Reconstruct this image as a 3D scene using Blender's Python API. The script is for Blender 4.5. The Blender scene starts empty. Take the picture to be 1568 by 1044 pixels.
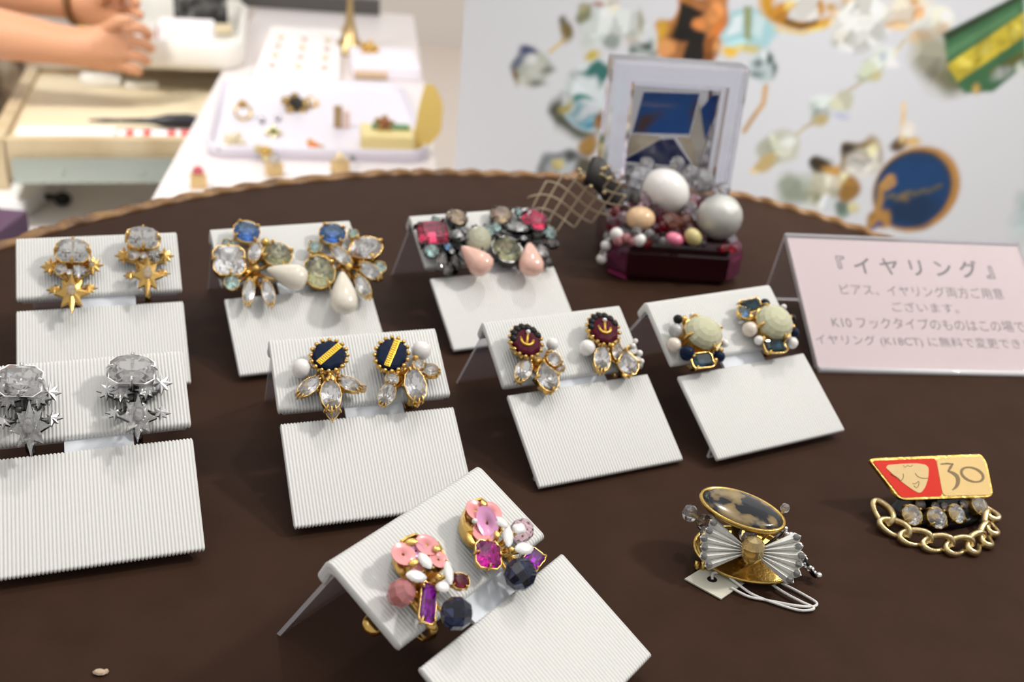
import bpy, bmesh, math, random
import numpy as np
from mathutils import Vector, Matrix, Euler
random.seed(7)
SC = bpy.context.scene
COL = SC.collection
R = math.radians
MM = 0.001

# ---------------------------------------------------------------- camera
cam = bpy.data.cameras.new('camera')
cam_ob = bpy.data.objects.new('camera', cam)
COL.objects.link(cam_ob)
_p, _r = R(27.0214), R(5.4015)
_f = Vector((0, math.cos(_p), -math.sin(_p)))
_r0, _u0 = Vector((1, 0, 0)), Vector((0, math.sin(_p), math.cos(_p)))
_rt = _r0 * math.cos(_r) + _u0 * math.sin(_r)
_up = -_r0 * math.sin(_r) + _u0 * math.cos(_r)
cam_ob.matrix_world = Matrix(((_rt.x, _up.x, -_f.x, 0), (_rt.y, _up.y, -_f.y, 0), (_rt.z, _up.z, -_f.z, 0.20722), (0, 0, 0, 1)))
cam.sensor_width = 36.0
cam.lens = 1587.19 / 1568 * 36.0
cam.clip_start = 0.01
cam.clip_end = 50
cam.dof.use_dof = True
cam.dof.focus_distance = 0.31
cam.dof.aperture_fstop = 13.0
SC.camera = cam_ob

# ---------------------------------------------------------------- world, lights, exposure
w = bpy.data.worlds.new('world')
SC.world = w
w.use_nodes = True
w.node_tree.nodes['Background'].inputs[0].default_value = (1.0, 0.97, 0.94, 1)
w.node_tree.nodes['Background'].inputs[1].default_value = 0.62

def area(name, loc, target, size, power, col=(1, 0.96, 0.9), spread=180):
    l = bpy.data.lights.new(name, 'AREA')
    l.shape = 'DISK'
    l.size = size
    l.energy = power
    l.color = col
    l.spread = R(spread)
    o = bpy.data.objects.new(name, l)
    COL.objects.link(o)
    o.location = loc
    o.rotation_euler = (Vector(target) - Vector(loc)).to_track_quat('-Z', 'Y').to_euler()
    return o

def panel(name, loc, size, power, col=(1, 0.98, 0.95)):
    l = bpy.data.lights.new(name, 'AREA')
    l.shape = 'RECTANGLE'
    l.size, l.size_y = size
    l.energy = power
    l.color = col
    o = bpy.data.objects.new(name, l)
    COL.objects.link(o)
    o.location = loc
    return o

area('ceiling_spot_right', (1.05, 0.50, 1.10), (0.02, 0.33, 0), 0.14, 14)
area('ceiling_spot_rear', (0.25, 1.05, 1.5), (0.0, 0.38, 0), 0.10, 6)
panel('ceiling_panel_centre', (0.05, 0.40, 1.7), (1.1, 1.1), 5)
panel('gem_fill_right', (1.0, 0.35, 1.75), (0.45, 2.0), 4)  # added soft light, gives the gems something bright to reflect
panel('gem_fill_left', (-0.9, 0.35, 1.75), (0.45, 2.0), 4)  # its added counterpart on the left, also for gem reflections
panel('floor_fill', (-0.6, 4.2, 1.8), (3.0, 2.0), 50)  # unseen panel added to brighten the far floor
area('counter_spot', (-0.45, 1.6, 1.3), (-0.42, 1.4, -0.15), 0.3, 1, (1, 0.97, 0.95))
area('drawer_fill', (-0.85, 0.50, 1.0), (-0.62, 1.15, -0.26), 0.2, 3, (1, 0.97, 0.93), 60)  # added fill that lifts the drawer and low cabinet
area('poster_fill', (0.24, 0.52, 1.25), (0.22, 0.92, -0.02), 0.12, 1.15, (0.96, 0.98, 1), 40)  # added light that brightens the poster
SC.view_settings.view_transform = 'Standard'
SC.view_settings.look = 'None'
SC.view_settings.exposure = -0.3
SC.view_settings.gamma = 1.0
SC.view_settings.use_curve_mapping = False
SC.cycles.caustics_reflective = False
SC.cycles.caustics_refractive = False
SC.cycles.max_bounces = 10
SC.cycles.diffuse_bounces = 3
SC.cycles.glossy_bounces = 5
SC.cycles.transmission_bounces = 9
SC.cycles.transparent_max_bounces = 12
SC.cycles.sample_clamp_indirect = 6.0

# ---------------------------------------------------------------- materials
def lin(r, g, b):
    return tuple(((c / 255) / 12.92 if c / 255 <= 0.04045 else ((c / 255 + 0.055) / 1.055) ** 2.4) for c in (r, g, b))

MATS = {}
def mat(name, col, rough=0.5, metal=0.0, trans=0.0, ior=1.5, coat=0.0, noise=0.06, nscale=400.0, bump=0.0, bscale=900.0, spec=0.5, sss=0.0, emis=0.0):
    if name in MATS:
        return MATS[name]
    m = bpy.data.materials.new(name)
    m.use_nodes = True
    nt = m.node_tree
    b = nt.nodes['Principled BSDF']
    b.inputs['Base Color'].default_value = (*col, 1)
    b.inputs['Roughness'].default_value = rough
    b.inputs['Metallic'].default_value = metal
    b.inputs['Transmission Weight'].default_value = trans
    b.inputs['IOR'].default_value = ior
    b.inputs['Coat Weight'].default_value = coat
    b.inputs['Coat Roughness'].default_value = 0.05
    b.inputs['Specular IOR Level'].default_value = spec
    if sss:
        b.inputs['Subsurface Weight'].default_value = sss
        b.inputs['Subsurface Radius'].default_value = (0.004, 0.002, 0.001)
        b.inputs['Subsurface Scale'].default_value = 1.0
    if noise and not trans:
        tc = nt.nodes.new('ShaderNodeTexCoord')
        n = nt.nodes.new('ShaderNodeTexNoise')
        n.inputs['Scale'].default_value = nscale
        n.inputs['Detail'].default_value = 3
        nt.links.new(tc.outputs['Object'], n.inputs['Vector'])
        mx = nt.nodes.new('ShaderNodeMix')
        mx.data_type = 'RGBA'
        nt.links.new(n.outputs['Fac'], mx.inputs['Factor'])
        mx.inputs['A'].default_value = (*[c * (1 - noise) for c in col], 1)
        mx.inputs['B'].default_value = (*[min(1, c * (1 + noise)) for c in col], 1)
        nt.links.new(mx.outputs['Result'], b.inputs['Base Color'])
    if bump:
        tc = nt.nodes.new('ShaderNodeTexCoord')
        n = nt.nodes.new('ShaderNodeTexNoise')
        n.inputs['Scale'].default_value = bscale
        nt.links.new(tc.outputs['Object'], n.inputs['Vector'])
        bp = nt.nodes.new('ShaderNodeBump')
        bp.inputs['Strength'].default_value = bump
        bp.inputs['Distance'].default_value = 0.0004
        nt.links.new(n.outputs['Fac'], bp.inputs['Height'])
        nt.links.new(bp.outputs['Normal'], b.inputs['Normal'])
    MATS[name] = m
    return m

def ramp_mat(name, stops, scale, rough=0.4, metal=0.0, coat=0.0, detail=4, kind='noise', vec=(1, 1, 1), distort=0.0):
    """colour pattern of a real surface (stone, fabric) from a noise or wave texture"""
    if name in MATS:
        return MATS[name]
    m = bpy.data.materials.new(name)
    m.use_nodes = True
    nt = m.node_tree
    b = nt.nodes['Principled BSDF']
    b.inputs['Roughness'].default_value = rough
    b.inputs['Metallic'].default_value = metal
    b.inputs['Coat Weight'].default_value = coat
    b.inputs['Coat Roughness'].default_value = 0.03
    tc = nt.nodes.new('ShaderNodeTexCoord')
    mp = nt.nodes.new('ShaderNodeMapping')
    mp.inputs['Scale'].default_value = vec
    nt.links.new(tc.outputs['Object'], mp.inputs['Vector'])
    if kind == 'wave':
        t = nt.nodes.new('ShaderNodeTexWave')
        t.inputs['Distortion'].default_value = distort
    elif kind == 'voronoi':
        t = nt.nodes.new('ShaderNodeTexVoronoi')
    else:
        t = nt.nodes.new('ShaderNodeTexNoise')
        t.inputs['Detail'].default_value = detail
    t.inputs['Scale'].default_value = scale
    nt.links.new(mp.outputs[0], t.inputs['Vector'])
    rp = nt.nodes.new('ShaderNodeValToRGB')
    e = rp.color_ramp.elements
    e[0].position, e[0].color = stops[0][0], (*stops[0][1], 1)
    e[1].position, e[1].color = stops[-1][0], (*stops[-1][1], 1)
    for pos, c in stops[1:-1]:
        k = e.new(pos)
        k.color = (*c, 1)
    out = t.outputs['Distance'] if kind == 'voronoi' else t.outputs['Fac'] if 'Fac' in t.outputs else t.outputs[1]
    nt.links.new(out, rp.inputs[0])
    nt.links.new(rp.outputs[0], b.inputs['Base Color'])
    MATS[name] = m
    return m

def film(name, tint, opac, rough=0.15):
    """thin clear sheet: mostly straight-through, part milky, glossy skin"""
    m = bpy.data.materials.new(name)
    m.use_nodes = True
    nt = m.node_tree
    b = nt.nodes['Principled BSDF']
    b.inputs['Base Color'].default_value = (*tint, 1)
    b.inputs['Roughness'].default_value = rough
    t = nt.nodes.new('ShaderNodeBsdfTransparent')
    t.inputs[0].default_value = (0.96, 0.96, 0.97, 1)
    mx = nt.nodes.new('ShaderNodeMixShader')
    mx.inputs[0].default_value = opac
    nt.links.new(t.outputs[0], mx.inputs[1])
    nt.links.new(b.outputs[0], mx.inputs[2])
    nt.links.new(mx.outputs[0], nt.nodes['Material Output'].inputs[0])
    MATS[name] = m
    return m

GOLD = mat('gold metal', (0.80, 0.52, 0.16), 0.22, 1.0, noise=0.1, bump=0.15)
SILVER = mat('silver metal', (0.90, 0.90, 0.91), 0.24, 1.0, noise=0.05, bump=0.1)
GUN = mat('gunmetal', (0.10, 0.10, 0.10), 0.2, 1.0, noise=0.1)
PAVE = mat('silver pave', (0.97, 0.97, 0.97), 0.13, 1.0, noise=0.08, bump=1.0, bscale=1500)
PALEGOLD = mat('pale brushed gold', (0.68, 0.54, 0.29), 0.34, 1.0, noise=0.08, bump=0.3)
BLACKM = mat('black enamel', (0.010, 0.010, 0.011), 0.35, spec=0.2)
WHITE = mat('white enamel', (0.82, 0.81, 0.79), 0.28, coat=0.4, noise=0.02)
GEMC = {'crystal': (0.97, 0.97, 0.98), 'darkred': (0.40, 0.02, 0.09), 'magenta': (0.78, 0.04, 0.55), 'purple': (0.55, 0.03, 0.66), 'teal': (0.04, 0.14, 0.19),
        'iris': (0.35, 0.55, 0.8), 'pink': (0.95, 0.16, 0.32), 'champagne': (0.92, 0.74, 0.58), 'smoke': (0.40, 0.36, 0.36), 'aqua': (0.68, 0.88, 0.86),
        'olive': (0.62, 0.62, 0.46), 'blue': (0.22, 0.45, 0.88), 'navyclear': (0.055, 0.075, 0.16), 'pinkclear': (1.0, 0.40, 0.42), 'rose': (0.96, 0.66, 0.76),
        'green': (0.86, 0.85, 0.58), 'gold': (0.9, 0.68, 0.25), 'wine': (0.30, 0.02, 0.07), 'clear': (0.97, 0.97, 0.985), 'ice': (0.97, 0.97, 0.96), 'red': (0.8, 0.02, 0.05), 'orange': (0.85, 0.25, 0.12)}
GEMNAME = {'ice': 'clear crystal', 'crystal': 'clear crystal', 'darkred': 'dark red', 'iris': 'iridescent blue', 'smoke': 'smoky grey', 'aqua': 'pale aqua', 'olive': 'olive grey',
           'navyclear': 'dark navy', 'pinkclear': 'salmon pink', 'rose': 'pale rose', 'green': 'pale yellow green', 'blue': 'sapphire blue'}
def glass(c):
    k = GEMC[c]
    return mat('gem ' + c, k, 0.0, 0, 0.62 if c == 'pinkclear' else 0.86 if c in ('crystal', 'rose', 'champagne', 'aqua', 'clear') else 0.82 if c == 'ice' else 0.92, 1.62)
def foil(c):
    k = GEMC[c]
    return mat('foil ' + c, tuple(min(0.97, 0.35 + 0.65 * x) for x in k), 0.08, 1.0, noise=0.2, nscale=500)
SOLID = {'pearl': mat('white pearl', (0.90, 0.87, 0.84), 0.2, coat=0.5, noise=0.03), 'cream': mat('cream pearl', (0.80, 0.70, 0.60), 0.22, coat=0.5),
         'ivory': mat('ivory pearl', (0.80, 0.74, 0.62), 0.22, coat=0.5), 'navy': mat('navy enamel', (0.006, 0.014, 0.04), 0.3, spec=0.12), 'black': BLACKM, 'white': WHITE, 'gold': GOLD, 'silver': SILVER, 'gunmetal': GUN,
         'peach': mat('peach pearl', (0.86, 0.52, 0.42), 0.2, coat=0.6), 'pink': mat('pink sequin', (0.90, 0.36, 0.36), 0.3, coat=0.3), 'lilac': mat('lilac sequin', (0.80, 0.36, 0.62), 0.2, coat=0.6),
         'greypearl': mat('grey baroque pearl', (0.62, 0.62, 0.58), 0.18, metal=0.25, coat=0.6, bump=0.25, bscale=160, noise=0.15, nscale=120)}
ZEBRA = ramp_mat('black and white bead', [(0.0, (0.02, 0.02, 0.02)), (0.42, (0.02, 0.02, 0.02)), (0.5, (0.82, 0.82, 0.8)), (1.0, (0.85, 0.85, 0.83))], 420, 0.15, coat=0.5, kind='wave', distort=2.0)

# ---------------------------------------------------------------- geometry helpers (millimetres in, metres out)
class G:
    def __init__(s):
        s.v, s.f, s.m, s.s = [], [], [], []
    def add(s, V, F, mi=0, smooth=False, M=None):
        o = len(s.v)
        s.v += [tuple(M @ Vector(p)) if M is not None else tuple(p) for p in V]
        s.f += [tuple(i + o for i in f) for f in F]
        s.m += [mi] * len(F)
        s.s += [smooth] * len(F)
        return s
    def box(s, a, b, mi=0, bev=0.0, M=None):
        bm = bmesh.new()
        bmesh.ops.create_cube(bm, size=1)
        for v in bm.verts:
            v.co = Vector([(a[i] + b[i]) / 2 + v.co[i] * (b[i] - a[i]) for i in range(3)])
        if bev:
            bmesh.ops.bevel(bm, geom=bm.edges[:], offset=bev, segments=2, affect='EDGES', profile=0.6)
        return s.bm(bm, mi, bool(bev) and False, M)
    def bm(s, bm, mi=0, smooth=False, M=None):
        bm.verts.index_update()
        s.add([v.co[:] for v in bm.verts], [[v.index for v in f.verts] for f in bm.faces], mi, smooth, M)
        bm.free()
        return s
    def prism(s, out, z0, z1, mi=0, M=None, top=1.0, smooth=False, tm=None):
        n = len(out)
        V = [(x, y, z0) for x, y in out] + [(x * top, y * top, z1) for x, y in out]
        s.add(V, [tuple(range(n))[::-1]], mi, False, M)
        o = len(s.v) - 2 * n
        s.f += [(o + i, o + (i + 1) % n, o + n + (i + 1) % n, o + n + i) for i in range(n)]
        s.m += [mi] * n
        s.s += [smooth] * n
        s.f.append(tuple(o + n + i for i in range(n)))
        s.m.append(mi if tm is None else tm)
        s.s.append(False)
        return s
    def rings(s, rings, mi=0, smooth=True, close=True, cap0=True, cap1=True, M=None):
        """loft through rings of equal point count"""
        n = len(rings[0])
        V = [p for r in rings for p in r]
        F = []
        for k in range(len(rings) - 1):
            for i in range(n if close else n - 1):
                j = (i + 1) % n
                F.append((k * n + i, k * n + j, (k + 1) * n + j, (k + 1) * n + i))
        s.add(V, F, mi, smooth, M)
        o = len(s.v) - len(V)
        if cap0:
            s.f.append(tuple(o + i for i in range(n))[::-1]); s.m.append(mi); s.s.append(False)
        if cap1:
            s.f.append(tuple(o + (len(rings) - 1) * n + i for i in range(n))); s.m.append(mi); s.s.append(False)
        return s
    def tube(s, path, r, n=8, closed=False, mi=0, smooth=True, M=None, flat=1.0):
        P = [Vector(p) for p in path]
        rad = r if isinstance(r, (list, tuple)) else [r] * len(P)
        rings = []
        nrm = None
        for i, p in enumerate(P):
            a = P[(i - 1) % len(P)] if closed or i > 0 else P[i]
            b = P[(i + 1) % len(P)] if closed or i < len(P) - 1 else P[i]
            t = (b - a).normalized()
            if nrm is None:
                nrm = t.orthogonal().normalized()
            else:
                nrm = (nrm - t * nrm.dot(t))
                nrm = nrm.normalized() if nrm.length > 1e-6 else t.orthogonal().normalized()
            bn = t.cross(nrm)
            rings.append([tuple(p + nrm * rad[i] * math.cos(2 * math.pi * k / n) + bn * rad[i] * flat * math.sin(2 * math.pi * k / n)) for k in range(n)])
        if closed:
            rings.append(rings[0])
        return s.rings(rings, mi, smooth, True, not closed, not closed, M)
    def sphere(s, c, r, seg=14, mi=0, smooth=True, M=None, sc=(1, 1, 1)):
        h = max(4, seg // 2)
        V = [(c[0], c[1], c[2] - r * sc[2])]
        for j in range(1, h):
            a = -math.pi / 2 + math.pi * j / h
            for i in range(seg):
                b = 2 * math.pi * i / seg
                V.append((c[0] + r * sc[0] * math.cos(a) * math.cos(b), c[1] + r * sc[1] * math.cos(a) * math.sin(b), c[2] + r * sc[2] * math.sin(a)))
        V.append((c[0], c[1], c[2] + r * sc[2]))
        F = [(0, 1 + (i + 1) % seg, 1 + i) for i in range(seg)]
        for j in range(h - 2):
            o = 1 + j * seg
            F += [(o + i, o + (i + 1) % seg, o + seg + (i + 1) % seg, o + seg + i) for i in range(seg)]
        o = 1 + (h - 2) * seg
        F += [(o + i, o + (i + 1) % seg, len(V) - 1) for i in range(seg)]
        return s.add(V, F, mi, smooth, M)
    def lathe(s, prof, n=24, mi=0, smooth=True, M=None):
        rings = [[(r * math.cos(2 * math.pi * k / n), r * math.sin(2 * math.pi * k / n), z) for k in range(n)] for r, z in prof]
        return s.rings(rings, mi, smooth, True, True, True, M)
    def mesh(s, name, *mats):
        me = bpy.data.meshes.new(name)
        me.from_pydata([(x * MM, y * MM, z * MM) for x, y, z in s.v], [], s.f)
        for m in mats:
            me.materials.append(m)
        me.polygons.foreach_set('material_index', s.m)
        me.polygons.foreach_set('use_smooth', s.s)
        bm = bmesh.new()
        bm.from_mesh(me)
        bmesh.ops.recalc_face_normals(bm, faces=bm.faces[:])
        bm.to_mesh(me)
        bm.free()
        me.update()
        return me
    def ob(s, name, mats, parent=None, loc=(0, 0, 0), rot=None, label=None):
        return link(name, s.mesh(name, *(mats if isinstance(mats, (list, tuple)) else [mats])), parent, loc, rot, (1, 1, 1), label)

def link(name, me, parent=None, loc=(0, 0, 0), rot=None, scale=(1, 1, 1), label=None):
    o = bpy.data.objects.new(name, me)
    COL.objects.link(o)
    o.parent = parent
    o.location = [c * MM for c in loc]
    if rot is not None:
        o.rotation_euler = rot.to_euler() if isinstance(rot, Matrix) else rot
    o.scale = scale
    if label:
        o['label'] = label
    return o

def tag(o, label, cat, group=None):
    o['label'], o['category'] = label, cat
    if group:
        o['group'] = group
    return o

def thing(name, label, cat, loc=(0, 0, 0), rot=None, group=None):
    o = bpy.data.objects.new(name, None)
    o.empty_display_size = 0.01
    COL.objects.link(o)
    o.location = [c * MM for c in loc]
    if rot is not None:
        o.rotation_euler = rot.to_euler() if isinstance(rot, Matrix) else rot
    return tag(o, label, cat, group)

def structure(name, g, m):
    o = g.ob(name, m)
    o['kind'] = 'structure'
    return o

def roundrect(x0, y0, x1, y1, r, n=6):
    P = []
    for cx, cy, a in ((x1 - r, y1 - r, 0), (x0 + r, y1 - r, 90), (x0 + r, y0 + r, 180), (x1 - r, y0 + r, 270)):
        P += [(cx + r * math.cos(R(a + 90 * k / n)), cy + r * math.sin(R(a + 90 * k / n))) for k in range(n + 1)]
    return P

def roundpoly(pts, r, n=4):
    """round each corner of a 2D polygon"""
    out = []
    N = len(pts)
    for i in range(N):
        p, a, b = Vector(pts[i]), Vector(pts[i - 1]), Vector(pts[(i + 1) % N])
        u, v = (a - p).normalized(), (b - p).normalized()
        k = min(r, (a - p).length * 0.45, (b - p).length * 0.45)
        s, e = p + u * k, p + v * k
        for t in range(n + 1):
            t /= n
            out.append(tuple(s * (1 - t) ** 2 + p * 2 * t * (1 - t) + e * t * t))
    return out

def circle(r, n=24, ry=None):
    ry = r if ry is None else ry
    return [(r * math.cos(2 * math.pi * k / n), ry * math.sin(2 * math.pi * k / n)) for k in range(n)]

# ---------------------------------------------------------------- gem library: unit stones, scaled per use
def outline(kind):
    if kind in ('round', 'oval'):
        return circle(1, 12)
    if kind == 'nav':
        return [(math.cos(2 * math.pi * k / 12), math.copysign(abs(math.sin(2 * math.pi * k / 12)) ** 1.35, math.sin(2 * math.pi * k / 12))) for k in range(12)]
    if kind == 'pear':
        P = []
        for k in range(12):
            a = 2 * math.pi * k / 12
            x = math.cos(a)
            P.append((x, math.sin(a) * (0.98 if x < 0 else 0.98 * (1 - x) ** 0.55 + 0.02)))
        return P
    c = 0.34 if kind == 'bag' else 0.3
    if kind == 'bag':
        return [(1, -1 + c), (1, 1 - c), (1 - c * .6, 1), (-1 + c * .6, 1), (-1, 1 - c), (-1, -1 + c), (-1 + c * .6, -1), (1 - c * .6, -1)]
    return [(1, -.62), (1, 0), (1, .62), (.62, 1), (0, 1), (-.62, 1), (-1, .62), (-1, 0), (-1, -.62), (-.62, -1), (0, -1), (.62, -1)]

_cache = {}
def ring(P, k, z, half=False, n=None):
    n = len(P)
    if half:
        P = [((P[i][0] + P[(i + 1) % n][0]) / 2, (P[i][1] + P[(i + 1) % n][1]) / 2) for i in range(n)]
    return [(x * k, y * k, z) for x, y in P]

def gem_mesh(kind, col):
    key = ('gem', kind, col)
    if key in _cache:
        return _cache[key]
    P = outline(kind)
    n = len(P)
    g = G()
    solid = col in ('white',)
    if kind == 'bag':
        rs = [ring(P, 1, -.1), ring(P, 1, 0), ring(P, .82, .22), ring(P, .62, .38)]
        g.rings(rs, 0, False, True, False, True)
        back = [[(0, 0, 0)] * 0]
        V = ring(P, 1, -.1) + ring(P, .62, -.5) + ring(P, .22, -.8)
        F = []
        for k in range(2):
            F += [(k * n + (i + 1) % n, k * n + i, (k + 1) * n + i, (k + 1) * n + (i + 1) % n) for i in range(n)]
        F.append(tuple(range(2 * n, 3 * n)))
        g.add(V, F, 1)
    else:
        h = .5 if kind == 'hex' else .36
        g0, g1, mid, tab = ring(P, 1, -.07), ring(P, 1, 0), ring(P, .84, h * .6, True), ring(P, .56, h)
        V = g0 + g1 + mid + tab
        F = []
        for i in range(n):
            j = (i + 1) % n
            F += [(i, j, n + j, n + i), (n + i, n + j, 2 * n + i), (2 * n + i, n + j, 2 * n + j), (2 * n + i, 3 * n + j, 3 * n + i), (2 * n + i, 2 * n + j, 3 * n + j)]
        F.append(tuple(range(3 * n, 4 * n)))
        g.add(V, F, 0)
        V = g0 + ring(P, .55, -.42, True) + [(0, 0, -.78)]
        F = []
        for i in range(n):
            j = (i + 1) % n
            F += [(j, i, n + i), (j, n + i, n + j), (n + j, n + i, 2 * n)]
        g.add(V, F, 1)
    # weld the girdle
    me = g.mesh('gemstone', *((WHITE, WHITE) if solid else (glass(col), foil(col))))
    me.transform(Matrix.Scale(1000, 4))
    bm = bmesh.new(); bm.from_mesh(me)
    bmesh.ops.remove_doubles(bm, verts=bm.verts[:], dist=1e-5)
    bmesh.ops.recalc_face_normals(bm, faces=bm.faces[:])
    bm.to_mesh(me); bm.free()
    _cache[key] = me
    return me

def setting_mesh(kind, metal, balls=False):
    key = ('set', kind, metal.name, balls)
    if key in _cache:
        return _cache[key]
    P = outline(kind)
    n = len(P)
    g = G()
    g.rings([ring(P, .55, -.95), ring(P, .9, -.75), ring(P, 1.04, -.12), ring(P, 1.045, .0), ring(P, .98, .0), ring(P, .95, -.1)], 0, False, True, True, False)
    idx = {'bag': (0, 2, 4, 6), 'nav': (1, 5, 7, 11, 0, 6), 'pear': (0, 3, 6, 9)}.get(kind, (1, 4, 7, 10))
    if balls:
        for k in range(n):
            x, y = P[k]
            g.sphere((x * 1.12, y * 1.12, .0), .1, 8)
            x, y = ring(P, 1.08, 0, True)[k][:2]
            g.sphere((x, y, -.28), .09, 6)
    else:
        for k in idx:
            x, y = P[k]
            g.tube([(x * 1.06, y * 1.06, -.5), (x * 1.07, y * 1.07, .05), (x * .98, y * .98, .25), (x * .86, y * .86, .3)], [.09, .10, .10, .07], 6)
            g.sphere((x * .88, y * .88, .28), .1, 6)
    me = g.mesh('setting', metal)
    me.transform(Matrix.Scale(1000, 4))
    _cache[key] = me
    return me

def star_mesh(m, npt=8):
    key = ('star', m.name, npt)
    if key in _cache:
        return _cache[key]
    V, F = [(0, 0, .42)], []
    for k in range(2 * npt):
        r = (1.0 if (k // 2) % 2 == 0 else .86) if k % 2 == 0 else .5
        a = math.pi * k / npt
        V.append((r * math.cos(a), r * math.sin(a),   .04 if k % 2 == 0 else .1))
    o = len(V)
    V += [(x, y, -.16) for x, y, z in V[1:]]
    n = 2 * npt
    S_ = []
    for k in range(n):
        j = (k + 1) % n
        F.append((0, 1 + k, 1 + j))
        S_.append((1 + k, o + k, o + j, 1 + j))
    S_.append(tuple(range(o, o + n))[::-1])
    g = G().add(V, F)
    g.f += S_; g.m += [1] * len(S_); g.s += [False] * len(S_)
    if m is PAVE:
        rr = random.Random(3)
        for k in range(60):
            a, d = rr.uniform(0, 6.283), math.sqrt(rr.random()) * .62
            b = rr.uniform(0, 1)
            z = .42 - .5 * d
            r = rr.uniform(.05, .1)
            x, y = d * math.cos(a), d * math.sin(a)
            g.add([(x + r, y, z), (x, y + r, z), (x - r, y, z), (x, y - r, z), (x, y, z + r), (x, y, z - r)], [(0, 1, 4), (1, 2, 4), (2, 3, 4), (3, 0, 4), (1, 0, 5), (2, 1, 5), (3, 2, 5), (0, 3, 5)])
    me = g.mesh('star', m, GUN if m in (PAVE, SILVER) else mat('gold painted in shade', (0.42, 0.24, 0.06), 0.35, 1.0))  # sides and underside darker: shade painted in to outline the star
    me.transform(Matrix.Scale(1000, 4))
    _cache[key] = me
    return me

def unit(key, build):
    if key not in _cache:
        me = build()
        me.transform(Matrix.Scale(1000, 4))
        _cache[key] = me
    return _cache[key]

def bead_mesh(col, seg=10):
    return unit(('bead', col, seg), lambda: G().sphere((0, 0, 0), 1, seg, 0, False).mesh('bead', glass(col)))
def ball_mesh(m, seg=16):
    return unit(('ball', m.name, seg), lambda: G().sphere((0, 0, 0), 1, seg).mesh('ball', m))
def seq_mesh(m):
    def b():
        n = 20
        o, i = circle(1, n), circle(.13, n)
        rings = [[(x, y, .04) for x, y in o], [(x * .8, y * .8, -.03) for x, y in o], [(x, y, -.06) for x, y in i], [(x, y, -.14) for x, y in i], [(x * .8, y * .8, -.11) for x, y in o], [(x, y, -.04) for x, y in o]]
        rings.append(rings[0])
        return G().rings(rings, 0, True, True, False, False).mesh('sequin', m)
    return unit(('seq', m.name), b)
def drop_mesh(m):
    def b():
        prof = [(0.02, 1.0), (.2, .92), (.42, .68), (.68, .3), (.9, -.1), (1.0, -.42), (.93, -.72), (.66, -.92), (.3, -1.0), (.02, -1.01)]
        M = Matrix.Rotation(R(90), 4, 'Y')
        return G().lathe(prof, 20, 0, True, M).mesh('drop', m)
    return unit(('drop', m.name), b)
def leaf_mesh():
    return unit('leaf', lambda: G().sphere((0, 0, 0), 1, 12, 0, True, None, (1, 1, .45)).mesh('gold_leaf', GOLD))
def cab_mesh(col):
    def b():
        rs = [[(x * math.cos(R(a)), y * math.cos(R(a)), .75 * math.sin(R(a))) for x, y in circle(1, 14)] for a in (0, 18, 38, 58, 76)]
        g = G().rings([ring(circle(1, 14), .6, -.5), ring(circle(1, 14), .95, -.15)] + rs, 0, False)
        return g.mesh('cabochon', frosted(col))
    return unit(('cab', col), b)
def frosted(col):
    k = GEMC[col]
    m = mat('frosted ' + col, k, 0.1, 0, 0.3, 1.45, coat=0.3)
    return m
# ---------------------------------------------------------------- measured layout (millimetres): stands, stones per earring, poster artwork
STANDS={
 'A':(39.29,182.66,54.61,27.39,-2.95,59.52,36.24,6.98,26.44,14.44,97.73),
 'B':(-31.89,262.15,21.06,30.59,0.21,59.31,36.49,4.91,26.40,7.66,91.89),
 'C':(42.03,303.09,26.68,31.65,0.94,58.83,36.21,3.73,26.15,4.81,83.64),
 'D':(108.74,327.96,29.09,31.51,2.57,61.78,35.41,5.28,26.42,8.14,91.89),
 'E':(5.38,395.97,26.35,30.52,0.07,60.95,37.35,6.44,27.58,5.87,92.41),
 'F':(-73.97,355.45,25.25,28.89,-1.42,60.93,37.03,7.60,28.74,7.29,96.02),
 'G':(-145.00,319.69,21.27,31.20,0.38,60.43,37.07,5.45,27.54,8.99,91.89),
 'H':(-109.91,224.54,22.23,29.83,-0.73,60.00,37.66,4.94,27.06,8.89,91.89),
}
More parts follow.
